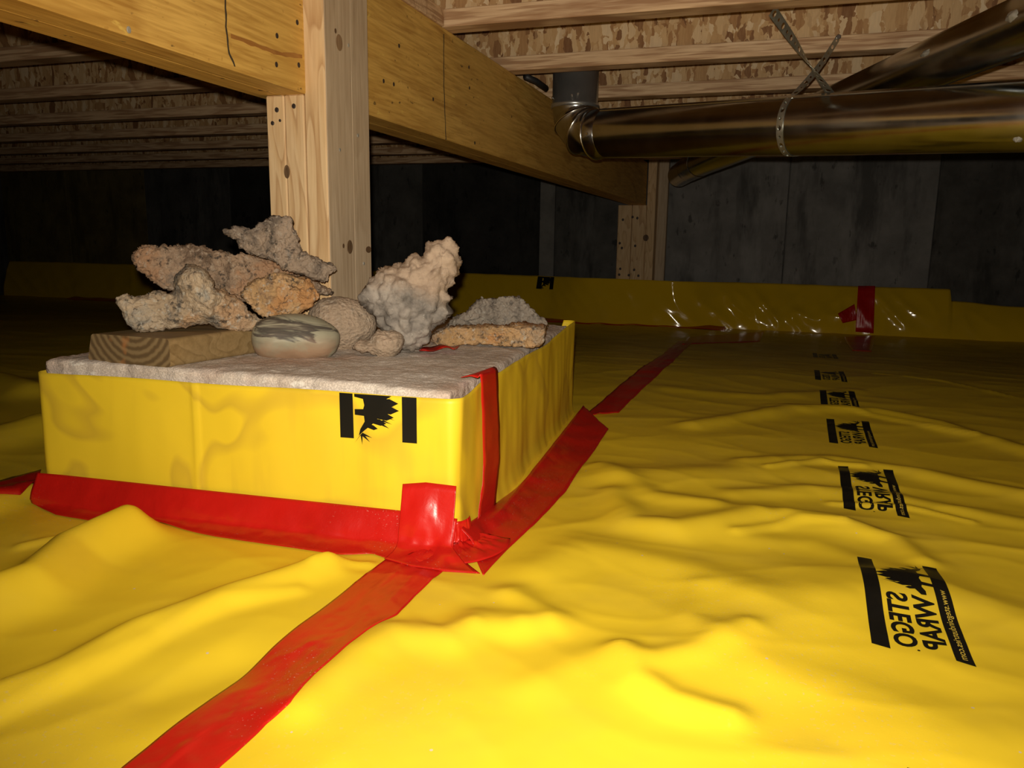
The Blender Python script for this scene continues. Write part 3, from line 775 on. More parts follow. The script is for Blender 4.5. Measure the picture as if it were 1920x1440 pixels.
# vertical strip on the right face, folded over the top
rows = []
vl = [(900, 702), (902, 740), (904, 800), (906, 870), (903, 910), (895, 975)]; vr = [(932, 694), (933, 735), (937, 800), (937, 850), (932, 900), (928, 958)]
Lp = interp([on_side(*p, 0.0085) for p in vl], 60); Rp = interp([on_side(*p, 0.0085) for p in vr], 60)
topz = 0.2045
for (px0, px1) in (((884, 707), (914, 692)), ((893, 701), (926, 692))):
    pass
back = []
for k in range(8):
    t = k / 7
    a = Lp[0] - NSIDE * (0.026 * (1 - t)); b = Rp[0] - NSIDE * (0.010 * (1 - t))
    zz = lambda q: Vector((q.x, q.y, topz + 0.003 * (1 - abs(2 * t - 1)) - (0.004 if t == 1 else 0)))
    back.append((zz(a), zz(b)))
for a, b in back[:-1] + list(zip(Lp, Rp)):
    row = [a.lerp(b, j / 7) for j in range(8)]
    rows.append([q + NSIDE * (abs(mnoise.fractal(Vector((q.x * 30, q.y * 40, q.z * 14)), 1.0, 2.0, 3)) * 0.002) for q in row])
loft('upright_tape', rows, 'narrow upright red tape strip on the right side of the footing')
# tape at the back wall
def wall_tape(name, quad, label, yoff=0.03, n=24, m=10):
    rows = []
    for i in range(n):
        s = i / (n - 1); row = []
        for j in range(m):
            t = j / (m - 1); pp = lerp2(lerp2(quad[0], quad[1], s), lerp2(quad[3], quad[2], s), t)
            q = on_y(pp[0], pp[1], 4.77)
            # follow the film surface
            xi = min(max(int((q.x - SX[0]) / 0.012), 0), len(SX) - 1); col = SZ[xi]
            jj = int(np.clip(np.searchsorted(col, q.z), 0, nv - 1)); y = SYY[xi, jj]
            row.append(on_y(pp[0], pp[1], y - 0.012))
        rows.append(row)
    return loft(name, rows, label)
wall_tape('wall_tape', [(1609, 536), (1641, 536), (1638, 625), (1604, 622)], 'upright dark red tape strip on the glossy wall film')
wall_tape('wall_tape', [(1571, 588), (1602, 570), (1608, 600), (1580, 606)], 'small smeared red tape scrap left of the upright wall strip')
floor_tape('wall_tape', [(1583, 632), (1588, 645), (1598, 658)], [(1640, 630), (1638, 645), (1634, 660)], 'red tape end lying on the floor below the upright wall strip', n=30, m=8)
def run_tape(xp, label, n=160, m=6):
    a, b = xp; rows = []
    for i in range(n):
        x = a + (b - a) * i / (n - 1); row = []
        for j in range(m):
            t = j / (m - 1); y = 4.735 - 0.085 * t
            row.append(Vector((x, y, fh(x, y) + 0.003 + 0.012 * (1 - t) + 0.002 * math.sin(x * 30))))
        rows.append(row)
    return loft('wall_base_tape', rows, label)
run_tape((-1.75, -0.25), 'thin dark red tape along the floor under the wall film, mid background')
run_tape((-5.2, -2.75), 'dark red tape along the floor at the back wall, left of the footing')
floor_tape('floor_tape_scrap', [(1278, 648), (1340, 644), (1425, 640)], [(1290, 632), (1345, 628), (1432, 622)], 'flat red tape patch on the floor near the back wall seam', n=30, m=8)

# ------------------------------------------------------------------ printed marks on the film
LU, LV = 0.232, 0.096
def text_mesh(body, size, offset=0.0, shear=0.0):
    cu = bpy.data.curves.new('t', 'FONT'); cu.body = body; cu.size = size; cu.offset = offset; cu.shear = shear; cu.resolution_u = 4; cu.fill_mode = 'FRONT'
    o = bpy.data.objects.new('t', cu); COL.objects.link(o)
    me = bpy.data.meshes.new_from_object(o.evaluated_get(bpy.context.evaluated_depsgraph_get()))
    v = np.array([tuple(q.co) for q in me.vertices]); f = [tuple(p.vertices) for p in me.polygons]
    bpy.data.objects.remove(o); bpy.data.curves.remove(cu); bpy.data.meshes.remove(me)
    return v[:, :2], f
def fit_text(body, u0, u1, v0, v1, **kw):
    v, f = text_mesh(body, 1.0, **kw); lo = v.min(0); hi = v.max(0)
    return np.stack([u0 + (v[:, 0] - lo[0]) / (hi[0] - lo[0]) * (u1 - u0), v0 + (v[:, 1] - lo[1]) / (hi[1] - lo[1]) * (v1 - v0)], -1), f
def poly_tri(pts):
    from mathutils.geometry import tessellate_polygon
    return np.array(pts, float), [tuple(t) for t in tessellate_polygon([[Vector((a, b, 0)) for a, b in pts]])]
def bar_grid(u0, u1, v0, v1, sl, nu=30, nvv=4):
    v = []
    for i in range(nu):
        for j in range(nvv):
            t = j / (nvv - 1); u = u0 + (u1 - u0) * i / (nu - 1); v.append((u + sl * t * (i / (nu - 1)), v0 + (v1 - v0) * t))
    return np.array(v), grid_faces(nu, nvv)
def join(parts):
    V = []; Fc = []; o = 0
    for v, f in parts:
        V.append(v); Fc += [tuple(i + o for i in t) for t in f]; o += len(v)
    return np.concatenate(V), Fc
# emblem: plated dinosaur silhouette, u to the right (head at the left end is low), v upwards
def emblem(u0, v0, s):
    P = []
    body = [(0.0, 0.06), (0.10, 0.16), (0.22, 0.30), (0.36, 0.42), (0.50, 0.50), (0.64, 0.50), (0.76, 0.42), (0.86, 0.30), (0.95, 0.25), (1.03, 0.20), (1.02, 0.13), (0.92, 0.13), (0.82, 0.17), (0.76, 0.16), (0.77, 0.0), (0.69, 0.0), (0.66, 0.15), (0.55, 0.17), (0.48, 0.15), (0.47, 0.0), (0.37, 0.0), (0.36, 0.16), (0.26, 0.17), (0.12, 0.09)]
    P.append(body)
    for c, h, w_, y in ((0.20, 0.16, 0.07, 0.24), (0.29, 0.22, 0.09, 0.33), (0.39, 0.28, 0.11, 0.40), (0.50, 0.32, 0.12, 0.45), (0.61, 0.30, 0.12, 0.46), (0.72, 0.24, 0.10, 0.41), (0.80, 0.18, 0.08, 0.34), (0.87, 0.12, 0.06, 0.28)):
        sl = (0.55 - c) * -0.10
        P.append([(c - w_ * .5, y - 0.05), (c - w_ * .62 + sl, y + h * .55), (c + sl * 1.4, y + h), (c + w_ * .62 + sl, y + h * .5), (c + w_ * .5, y - 0.05)])
    for a in ((-0.10, 0.26), (-0.02, 0.30), (-0.16, 0.12), (-0.14, -0.02)):
        P.append([(0.02, 0.09), (a[0], a[1]), (0.06, 0.13)])
    for c in range(9):
        a = 0.22 + c * 0.075; P.append([(a, 0.45), (a - 0.05, 0.60 + 0.05 * (c % 3)), (a + 0.02, 0.5)])
    out = []
    for q in P: out.append(poly_tri([(u0 + x * s, v0 + y * s) for x, y in q]))
    return out
def logo_parts(text=True):
    parts = [bar_grid(0.0, LU * 0.965, LV - 0.018, LV, -0.004), bar_grid(0.0, LU, 0.0, 0.017, -0.006)]
    parts += emblem(0.016, 0.016, 0.084)
    if text:
        parts.append(fit_text('STEGO', 0.108, 0.214, 0.049, 0.073, offset=0.034, shear=0.10))
        parts.append(fit_text('.', 0.2165, 0.2195, 0.049, 0.052, offset=0.01))
        parts.append(fit_text('WRAP', 0.106, 0.212, 0.0205, 0.0445, offset=0.034, shear=0.10))
    return join(parts)
LG = logo_parts()
URL = fit_text('www.stegoindustries.com', 0.085, 0.222, 0.0032, 0.0125, offset=0.004)
def densify(vf, maxlen):
    v, f = vf; bm = bmesh.new(); vs_ = [bm.verts.new((a, b, 0)) for a, b in v]
    for t in f:
        try: bm.faces.new([vs_[i] for i in t])
        except ValueError: pass
    for _ in range(4):
        e = [x for x in bm.edges if x.calc_length() > maxlen]
        if not e: break
        bmesh.ops.subdivide_edges(bm, edges=e, cuts=1)
    bmesh.ops.triangulate(bm, faces=bm.faces)
    bm.verts.index_update(); V = np.array([tuple(x.co)[:2] for x in bm.verts]); Fc = [tuple(x.index for x in y.verts) for y in bm.faces]; bm.free()
    return V, Fc
LG = densify(LG, 0.012); URL = densify(URL, 0.01)
def floor_logo(x0, yfar, label, scale=1.0, dirt=0):
    def mp(v, lift):
        x = x0 + (LV - v[:, 1]) * scale * 0.9 - 0.03 * (v[:, 0]) * scale; y = yfar - v[:, 0] * scale
        return np.stack([x, y, floor_h(x, y) + lift], -1)
    o = obj('printed_logo', mp(LG[0], 0.0008), LG[1], M['print'], floor)
    o['label'] = label
    obj('web_address', mp(URL[0], 0.0012), URL[1], M['print_yellow'], o)
LY0 = [1.0]
lp = [(1715, 1150), (1640, 925), (1600, 815), (1577, 752), (1560, 706), (1550, 668)]
labs = ['nearest black printed mark on the yellow floor film', 'second nearest black printed mark on the floor film', 'third black printed mark on the floor film', 'fourth black printed mark on the floor film', 'fifth black printed mark on the floor film', 'farthest black printed mark on the floor film']
for (px, py), lb in zip(lp, labs):
    q = Vector((*fpt(px, py), 0)); floor_logo(q.x - LV / 2 + 0.003, q.y + LU / 2 + 0.01, lb)
q0 = on_z(1715, 1150, 0)
floor_logo(q0.x - LV / 2 + 0.0, q0.y + LU / 2 - 0.40, 'black printed mark at the very bottom edge of the floor film')
# on the footing film: rotated so the bars hang from the top edge, cut off by it
def clip_top(vf, ucut):
    v, f = vf; bm = bmesh.new(); vs_ = [bm.verts.new((a, b, 0)) for a, b in v]
    for t in f:
        try: bm.faces.new([vs_[i] for i in t])
        except ValueError: pass
    bmesh.ops.bisect_plane(bm, geom=list(bm.verts) + list(bm.edges) + list(bm.faces), plane_co=(ucut, 0, 0), plane_no=(1, 0, 0), clear_outer=True)
    bmesh.ops.triangulate(bm, faces=bm.faces)
    bm.verts.index_update(); V = np.array([tuple(x.co)[:2] for x in bm.verts]); Fc = [tuple(x.index for x in y.verts) for y in bm.faces]; bm.free()
    return V, Fc
cv, cf = clip_top(densify(join([bar_grid(0.0, LU, LV - 0.018, LV, 0), bar_grid(0.0, LU, 0.0, 0.017, 0)] + emblem(0.004, 0.019, 0.072)), 0.012), 0.0575)
from mathutils.bvhtree import BVHTree
def drape(u, z):
    """point on the footing film front face."""
    return None
def film_bvh(o):
    me = o.data; off = o.location
    return BVHTree.FromPolygons([tuple(v.co + off) for v in me.vertices], [tuple(p.vertices) for p in me.polygons])
wb = film_bvh(wrap); pts = []
for a, b in cv:
    start = loc2w(-0.154 + b / LV * 0.103, -0.2, 0.1315 + a); hit = wb.ray_cast(start, EY)
    q = hit[0] if hit[0] is not None else loc2w(-0.154 + b / LV * 0.103, -0.004, 0.1315 + a)
    pts.append(q - EY * 0.0011)
o = obj('printed_logo', pts, cf, M['print'], wrap); o['label'] = 'black printed bars with a plated tail emblem between them'
sb = film_bvh(skirt)
cv2, cf2 = clip_top(densify(join([bar_grid(0.0, LU, LV - 0.022, LV, 0), bar_grid(0.0, LU, 0.0, 0.028, 0)] + emblem(0.006, 0.02, 0.085)), 0.02), 0.07)
for pxl, scl in ((1008, 1.0), (-14, 1.0)):
    q0 = on_y(pxl, 535, 4.83); pts = []
    for a, b in cv2:
        x = q0.x + b * 1.25; z = float(skirt_top(np.array([x]))[0]) - 0.004 - (0.07 - a) * 1.1
        hit = sb.ray_cast(Vector((x, 4.0, z)), Vector((0, 1, 0))); yy = hit[0].y if hit[0] is not None else 4.83
        pts.append(Vector((x, yy - 0.003, z)))
    o = obj('printed_logo', pts, cf2, M['print'], skirt); o['label'] = 'black printed mark cut off at the top of the wall film'

# ------------------------------------------------------------------ ducts
RD = 0.0695
P1 = CAM + ray(1140, 250) * 2.27; P2 = CAM + ray(1920, 218) * 1.55
dd = (P2 - P1).normalized(); dh = Vector((dd.x, dd.y, 0)).normalized()
RB = 0.085
riser = P1 - dh * (RB + 0.045); riser.z = 0
AXZ = P1.z + (0.0)
duct = empty('round_duct', (riser.x, riser.y, AXZ))
tag(duct, 'shiny galvanised round duct with an elbow, hanging across the right side', 'duct')
def ring_at(c, d, r):
    s, t = frame(d); return (c, s, t, r)
zel = AXZ + RB
s0 = dh.cross(Vector((0, 0, 1)))
def tubepart(name, cs, mat, parent, n=48, r=RD):
    v, f = tube_rings([(c, s, t, rr) for c, s, t, rr in cs], n); o = obj(name, v, f, mat, parent, smooth=True); return o
# riser collar
tubepart('riser_collar', [(Vector((riser.x, riser.y, z)), dh, s0, r) for z, r in ((SUB - 0.001, RD * .985), (zel + 0.012, RD * .985), (zel + 0.010, RD * 1.03), (zel + 0.004, RD * 1.05), (zel - 0.002, RD * 1.03), (zel - 0.003, RD))], M['galv_dull'], duct)
def arc(a):  # a 0 = vertical end, 90 = horizontal end
    a = math.radians(a); c = Vector((riser.x, riser.y, zel)) + dh * (RB * (1 - math.cos(a))) - Vector((0, 0, 1)) * (RB * math.sin(a))
    rad = dh * math.cos(a) + Vector((0, 0, 1)) * math.sin(a)
    return c, rad
ang = [0, 28, 60, 90]
for a, b in zip(ang[:-1], ang[1:]):
    c0_, r0 = arc(a); c1_, r1 = arc(b)
    tubepart('elbow_gore', [(c0_, r0, s0, RD * 1.035), (c0_.lerp(c1_, 0.06), r0, s0, RD * 1.0), (c0_.lerp(c1_, 0.94), r1, s0, RD * 1.0), (c1_, r1, s0, RD * 1.035)], M['galv'], duct)
    t = tube_rings([(c1_ + (r1.cross(s0)) * (0.0024 * math.cos(k * math.pi / 3)), r1, s0, RD * 1.03 + 0.0024 * math.sin(k * math.pi / 3)) for k in range(7)], 48)
    obj('bead', t[0], t[1], M['bead'], duct, smooth=True)
ce, re_ = arc(90)
tubepart('elbow_sleeve', [(ce, re_, s0, RD * 1.012), (ce + dh * 0.042, re_, s0, RD * 1.012), (ce + dh * 0.0425, re_, s0, RD)], M['galv'], duct)
pe = ce + dh * 0.04
dm = (P2 - pe).normalized(); END = pe + dm * 3.0
END = pe + dm * ((X1 - 0.03 - pe.x) / dm.x)
ss, tt = frame(dm)
prof = []
Lm = (END - pe).length
for k in range(60):
    t = k / 59; prof.append((pe + dm * (Lm * t), ss, tt, RD * (1.0 + 0.004 * math.sin(t * 40))))
tubepart('pipe', prof, M['galv'], duct)
def seam(c0_, c1_, s, t, r, angd, parent):
    a = math.radians(angd); o_ = s * math.cos(a) + t * math.sin(a); side = s * -math.sin(a) + t * math.cos(a); d = (c1_ - c0_).normalized()
    v = []
    for c in (c0_, c1_):
        for k, h in ((-0.006, -0.0005), (-0.005, 0.0022), (0.005, 0.0022), (0.006, -0.0005)): v.append(c + o_ * (r + h) + side * k)
    return obj('lock_seam', v, grid_faces(2, 4), M['galv'], parent)
seam(pe, END, ss, tt, RD, 60, duct)
jc = pe + dm * 0.42
for k in range(3):
    c_, r_ = arc(14 + 40 * k)
    q = c_ - s0 * (-RD * 1.0)
for (zz, aa) in ((zel + 0.028, -2.4), (zel + 0.024, -2.15), (zel + 0.026, -0.9)):
    nn = dh * math.cos(aa) + s0 * math.sin(aa)
    nn = nn if nn.y < 0 else -nn
    disc('screw', Vector((riser.x, riser.y, zz)) + nn * RD * .985, nn, 0.0035, 0.0035, Vector((0, 0, 1)), M['bead'], duct, 0.003)
nn = (s0 if s0.y < 0 else -s0); nn = (nn + Vector((0, 0, -0.1))).normalized()
disc('screw', ce + dh * 0.025 + nn * RD * 1.012, nn, 0.0035, 0.0035, Vector((0, 0, 1)), M['bead'], duct, 0.003)
# crossing branch pipe
R2 = 0.0545
B1 = CAM + ray(1312, 306) * 3.25; B2 = CAM + ray(1850, 76) * 1.55
db = (B2 - B1).normalized()
branch = empty('branch_duct', tuple(B1))
tag(branch, 'thinner galvanised duct crossing diagonally behind the main round duct', 'duct')
s2, t2 = frame(db); BE = B2 + db * 1.25
if BE.z > JB - R2 - 0.004: BE = B1 + db * ((JB - R2 - 0.004 - B1.z) / db.z)
tubepart('pipe', [(B1 + (BE - B1) * (k / 30), s2, t2, R2) for k in range(31)], M['galv'], branch)
seam(B1, BE, s2, t2, R2, 130, branch)
# its far elbow turning away
bd = Vector((-0.25, 1, 0)).normalized(); rings = []
for k in range(7):
    t = k / 6; d = (-db).lerp(bd, t).normalized(); c = B1 - db * (0.09 * math.sin(t * math.pi / 2)) + bd * (0.09 * (1 - math.cos(t * math.pi / 2)))
    a, b = frame(d); rings.append((c, a, b, R2 * (1.04 if k % 2 == 0 else 1.0)))
tubepart('elbow', rings, M['galv'], branch)
cc = rings[-1][0]
tubepart('sleeve', [(cc, *frame(bd), R2), (cc + bd * 0.35, *frame(bd), R2)], M['galv'], branch)
def blob(name, c, n, rx, ry, up, parent, seed, h=0.006):
    n = n.normalized(); up = (up - n * up.dot(n)).normalized(); s = up.cross(n); v = []; N, Rn = 22, 6
    for i in range(Rn):
        k = 1 - i / (Rn - 1)
        for j in range(N):
            a = 2 * math.pi * j / N; w_ = 1 + 0.35 * mnoise.noise(Vector((math.cos(a) * 2, math.sin(a) * 2, seed)))
            bumpy = 0.004 * mnoise.noise(Vector((math.cos(a) * k * 3, math.sin(a) * k * 3, seed + 9)))
            v.append(c + s * (rx * k * w_ * math.cos(a)) + up * (ry * k * w_ * math.sin(a)) + n * ((h * (1 - k * k) + bumpy * (1 - k) - 0.004 * k)))
    return obj(name, v, grid_faces(Rn, N) + [((i) * N + N - 1, (i) * N, (i + 1) * N, (i + 1) * N + N - 1) for i in range(Rn - 1)], M['seal'], parent, smooth=True)
def pipe_hit(px, py, a, d, r):
    rd = ray(px, py).normalized(); o_ = CAM - a; u = rd - d * rd.dot(d); wv_ = o_ - d * o_.dot(d)
    A = u.dot(u); B = 2 * u.dot(wv_); C = wv_.dot(wv_) - r * r; D = B * B - 4 * A * C
    t = (-B - math.sqrt(max(D, 0))) / (2 * A); p = CAM + rd * t; ax = a + d * (p - a).dot(d); return p, (p - ax).normalized()
for k, (px, py, rx, ry) in enumerate(((1735, 100, 0.020, 0.009), (1897, 30, 0.022, 0.012))):
    c, n_ = pipe_hit(px, py, B1, db, R2); blob('sealant_patch', c, n_, rx, ry, db.cross(n_), branch, k + 2)
c, n_ = pipe_hit(1908, 262, pe, dm, RD); blob('sealant_patch', c, n_, 0.012, 0.008, dm.cross(n_), duct, 8)
# third duct end at the right edge, close under a joist
q = CAM + ray(1945, 122) * 2.2
third = empty('stub_duct', tuple(q)); tag(third, 'dark round duct end at the right edge above the main duct', 'duct')
d3 = Vector((0.9, 0.35, 0)).normalized(); a3, b3 = frame(d3)
tubepart('pipe', [(q, a3, b3, 0.036), (q + d3 * 0.9, a3, b3, 0.036)], M['galv'], third)
t = tube_rings([(q, a3, b3, 0.038), (q + d3 * 0.01, a3, b3, 0.040), (q + d3 * 0.02, a3, b3, 0.038)], 40); obj('bead', t[0], t[1], M['bead'], third, smooth=True)
tubepart('end_cap', [(q + d3 * 0.004, a3, b3, 0.0355), (q + d3 * 0.005, a3, b3, 0.001)], M['galv'], third)

# ------------------------------------------------------------------ perforated hanger strap
def strap_mesh(name, path, normals, parent, wd=0.023, cell=0.021, holes=True):
    d = [0.0]
    for a, b in zip(path[:-1], path[1:]): d.append(d[-1] + (b - a).length)
    def at(s):
        s = min(max(s, 0), d[-1]); k = 0
        while k < len(d) - 2 and d[k + 1] < s: k += 1
        f = (s - d[k]) / max(1e-9, d[k + 1] - d[k]); return path[k].lerp(path[k + 1], f), normals[k].lerp(normals[k + 1], f).normalized(), (path[k + 1] - path[k]).normalized()
    N = max(2, int(d[-1] / cell)); c = d[-1] / N; v = []; f = []
    for i in range(N):
        sq = [(-.5, -.5), (0, -.5), (.5, -.5), (.5, 0), (.5, .5), (0, .5), (-.5, .5), (-.5, 0)]
        o_ = len(v); mid = (i + 0.5) * c
        for k in range(8):
            p, n_, tg = at(mid + sq[k][1] * c); sd = tg.cross(n_).normalized(); v.append(p + sd * (sq[k][0] * wd))
        hr = 0.30 if i % 2 == 0 else 0.18
        for k in range(8):
            a = math.atan2(sq[k][1], sq[k][0]); p, n_, tg = at(mid + math.sin(a) * hr * c); sd = tg.cross(n_).normalized(); v.append(p + sd * (math.cos(a) * hr * wd))
        for k in range(8):
            k2 = (k + 1) % 8; f.append((o_ + k, o_ + k2, o_ + 8 + k2, o_ + 8 + k))
    ob = obj(name, v, f, M['strap'], parent); solidify(ob, 0.0012, 0); return ob
strap = empty('hanger_strap', tuple(on_z(1440, 18, JB)))
tag(strap, 'perforated metal strap looped around the main duct and fixed to the joists', 'strap')
j1 = on_z(1448, 20, JB - 0.001)
ca, na = pipe_hit(1462, 235, pe, dm, RD); axc = pe + dm * (ca - pe).dot(dm)
top = Vector((0, 0, 1)); topv = (top - dm * top.dot(dm)).normalized(); frontv = dm.cross(topv); frontv = frontv if frontv.y < 0 else -frontv
def around(a, r=RD + 0.0015, sh=0.0):
    a = math.radians(a); n_ = topv * math.cos(a) + frontv * math.sin(a); return axc + dm * sh + n_ * r, n_
# hanging leg from the near joist down to the top of the duct, then behind, under and up the front
path = [j1]; nrm = [Vector((0, -1, 0.15)).normalized()]
pa, n_a = around(-25, sh=0.075)
for k in range(1, 8):
    t = k / 8; path.append(j1.lerp(pa, t)); nrm.append(Vector((0, -1, 0.2)).lerp(n_a, t * t).normalized())
strap_mesh('hanging_leg', path + [pa], nrm + [n_a], strap)
pp = [around(a, sh=0.075 * max(0, 1 - (abs(a) - 25) / 150.0)) for a in range(-25, -181, -8)] + [around(a) for a in range(176, 18, -8)]
strap_mesh('sling', [p for p, _ in pp], [n_ for _, n_ in pp], strap, wd=0.016)
pend = on_y(1572, 70, JY[7] - 0.0595)
pb, n_b = around(16)
path = []; nrm = []
for k in range(9):
    t = k / 8; path.append(pb.lerp(pend, t) + Vector((0, 0, -0.012 * math.sin(math.pi * t)))); nrm.append(n_b.lerp(Vector((0.75, -0.65, 0.1)).normalized(), min(1, t * 1.5)).normalized())
strap_mesh('tail', path, nrm, strap, wd=0.015)
disc('screw', pend + Vector((0.0, -0.002, 0.0)), Vector((0, -1, 0)), 0.006, 0.006, Vector((0, 0, 1)), M['bead'], strap, 0.004)
# dark cable bundle beside the beam
cpts = [on_y(985, 143, 2.30), on_y(1005, 152, 2.34), on_y(1024, 166, 2.40)]
v, f = tube_rings([(c_, *frame(cpts[2] - cpts[0]), 0.009) for c_ in cpts], 14, caps=True)
o = obj('black_cable', v, f, M['cable'], None, smooth=True); tag(o, 'short dark cable end beside the beam top, left of the duct elbow', 'cable')

# ------------------------------------------------------------------ wood block on the footing
bR = on_z(320, 688, 0.2075); bL = on_z(166, 674, 0.2085)
ux = (bR - bL); BW = 0.140; ux.z = 0; ux = ux.normalized()
uy = Vector((-ux.y, ux.x, 0)); uy = (uy + ux * 0.10).normalized(); BH, BLEN = 0.0385, 0.235
blk = empty('wood_block', tuple((bR + bL) / 2)); tag(blk, 'short treated lumber block lying flat on the footing under the long buff rock', 'lumber')
bw = (bR - bL).length
prof = []
rr = 0.006
for (a, b, st) in ((bw - rr, BH - rr, 0), (rr * 2.2, BH - rr, 90), (rr, rr, 180), (bw - rr, rr, 270)):
    for k in range(5):
        t = math.radians(st + 90 * k / 4); prof.append((a + rr * math.cos(t), b + rr * math.sin(t)))
np_ = len(prof); v = []; zb0 = 0.2065
for k in range(14):
    for (a, b) in prof: v.append(Vector((bL.x, bL.y, zb0)) + ux * a + uy * (BLEN * k / 13) + Vector((0, 0, b)))
f = []
for k in range(13):
    for j in range(np_):
        j2 = (j + 1) % np_; f.append((k * np_ + j, k * np_ + j2, (k + 1) * np_ + j2, (k + 1) * np_ + j))
f.append(tuple((13) * np_ + j for j in range(np_)))
o = obj('body', v, f, M['block'], blk); o = recalc(o)
o = obj('end_grain', [p for p in v[:np_]] + [p + uy * 0.004 for p in v[:np_]], [tuple(reversed(range(np_)))], M['endgrain'], blk)

# ------------------------------------------------------------------ rocks
def sdf_poly(x, y, P):
    n = len(P); d = np.full(x.shape, 1e9); inside = np.zeros(x.shape, bool); nxp = np.zeros(x.shape); nyp = np.zeros(x.shape)
    for i in range(n):
        ax, ay = P[i]; bx, by = P[(i + 1) % n]; dx, dy = bx - ax, by - ay
        t = np.clip(((x - ax) * dx + (y - ay) * dy) / (dx * dx + dy * dy + 1e-15), 0, 1); qx = ax + t * dx; qy = ay + t * dy
        dd_ = np.hypot(x - qx, y - qy); m = dd_ < d; d = np.where(m, dd_, d); nxp = np.where(m, qx, nxp); nyp = np.where(m, qy, nyp)
        c = ((ay > y) != (by > y)) & (x < (bx - ax) * (y - ay) / (by - ay + 1e-15) + ax); inside ^= c
    return np.where(inside, d, -d), nxp, nyp
def chaikin(P, n=1):
    for _ in range(n):
        Q = []
        for i in range(len(P)):
            a, b = P[i], P[(i + 1) % len(P)]
            Q += [(a[0] * .8 + b[0] * .2, a[1] * .8 + b[1] * .2), (a[0] * .2 + b[0] * .8, a[1] * .2 + b[1] * .8)]
        P = Q
    return P
def make_rock(name, pxpts, anchor, front, backt, mat, label, cell=0.0022, amp=0.003, nodule=0.0, nscale=40, edge=0.0012, power=0.5, round_r=0.03, lean=0.0, seed=1, cham=1, humps=(), facets=0, crumb=1.0):
    """outline traced at the rock's own distance, given depth front and back, then roughened."""
    ndir = Vector((anchor.x, anchor.y, 0)).normalized()       # away from the viewer
    sx = Vector((ndir.y, -ndir.x, 0))
    pl = [on_plane(px, py, anchor, ndir) for px, py in pxpts]
    P = [((q - anchor).dot(sx), q.z - anchor.z) for q in pl]
    P = chaikin(P, cham)
    # ragged outline
    Q = []
    for i in range(len(P)):
        a, b = P[i], P[(i + 1) % len(P)]; L_ = math.hypot(b[0] - a[0], b[1] - a[1]); m = max(1, int(L_ / 0.004))
        for k in range(m):
            x = a[0] + (b[0] - a[0]) * k / m; y = a[1] + (b[1] - a[1]) * k / m
            Q.append((x + edge * mnoise.noise(Vector((x * 160, y * 160, seed))), y + edge * mnoise.noise(Vector((x * 160, y * 160, seed + 50)))))
    P = Q
    A = np.array(P); x0, y0 = A.min(0) - cell * 2; x1, y1 = A.max(0) + cell * 2
    gx = np.arange(x0, x1, cell); gy = np.arange(y0, y1, cell); Xg, Yg = np.meshgrid(gx, gy, indexing='ij')
    sd, qx, qy = sdf_poly(Xg, Yg, P)
    keep = sd > -cell * 0.72
    Xs = np.where(sd < cell * 0.25, qx, Xg); Ys = np.where(sd < cell * 0.25, qy, Yg); D = np.where(sd < cell * 0.25, 0, sd)
    prof_ = 1 - np.clip(1 - D / round_r, 0, 1) ** (1 / power); prof_ = np.sqrt(np.clip(prof_, 0, 1))
    if facets:
        rr_ = np.random.RandomState(seed * 7 + 1); fct = np.full(Xs.shape, front * 1.25)
        for _k in range(facets):
            cx_, cy_ = x0 + (x1 - x0) * rr_.rand(), y0 + (y1 - y0) * rr_.rand(); th_ = rr_.rand() * 6.283; sl_ = 0.25 + 0.55 * rr_.rand()
            fct = np.minimum(fct, front * (0.85 + 0.5 * rr_.rand()) - sl_ * ((Xs - cx_) * math.cos(th_) + (Ys - cy_) * math.sin(th_)))
        fct = np.maximum(fct, front * 0.42)
        fr_ = fct * prof_
    else: fr_ = front * prof_
    bk_ = backt * prof_
    for hx, hy, hr, hh in humps:
        c_ = on_plane(hx, hy, anchor, ndir); cx_, cy_ = (c_ - anchor).dot(sx), c_.z - anchor.z
        fr_ = fr_ + hh * np.exp(-((Xs - cx_) ** 2 + (Ys - cy_) ** 2) / hr ** 2) * np.clip(D / 0.006, 0, 1)
    idx = -np.ones(Xg.shape, int); verts = []; bidx = -np.ones(Xg.shape, int)
    faces = []
    cellok = keep[:-1, :-1] & keep[1:, :-1] & keep[1:, 1:] & keep[:-1, 1:]
    used = np.zeros(Xg.shape, bool); ci, cj = np.nonzero(cellok)
    used[ci, cj] = used[ci + 1, cj] = used[ci + 1, cj + 1] = used[ci, cj + 1] = True
    for i, j in zip(*np.nonzero(used)):
        b = anchor + sx * float(Xs[i, j]) + Vector((0, 0, float(Ys[i, j]))); sh = lean * float(Ys[i, j])
        idx[i, j] = len(verts); verts.append(b + ndir * (sh - float(fr_[i, j])))
        if D[i, j] <= 0: bidx[i, j] = idx[i, j]
        else: bidx[i, j] = len(verts); verts.append(b + ndir * (sh + float(bk_[i, j])))
    for i, j in zip(ci, cj):
        q4 = [(i, j), (i + 1, j), (i + 1, j + 1), (i, j + 1)]
        fa = [int(idx[t]) for t in q4]; fb = [int(bidx[t]) for t in reversed(q4)]
        faces.append(tuple(fa))
        if sorted(fa) != sorted(fb): faces.append(tuple(fb))
    o = obj(name, verts, faces, mat, None, smooth=True)
    recalc(o)
    me = o.data; nv_ = len(me.vertices)
    co = np.empty(nv_ * 3); me.vertices.foreach_get('co', co); co = co.reshape(-1, 3)
    no = np.empty(nv_ * 3); me.vertex_normals.foreach_get('vector', no); no = no.reshape(-1, 3)
    disp = np.empty(nv_)
    off = Vector((seed * 3.1, seed * 1.7, seed * 0.9))
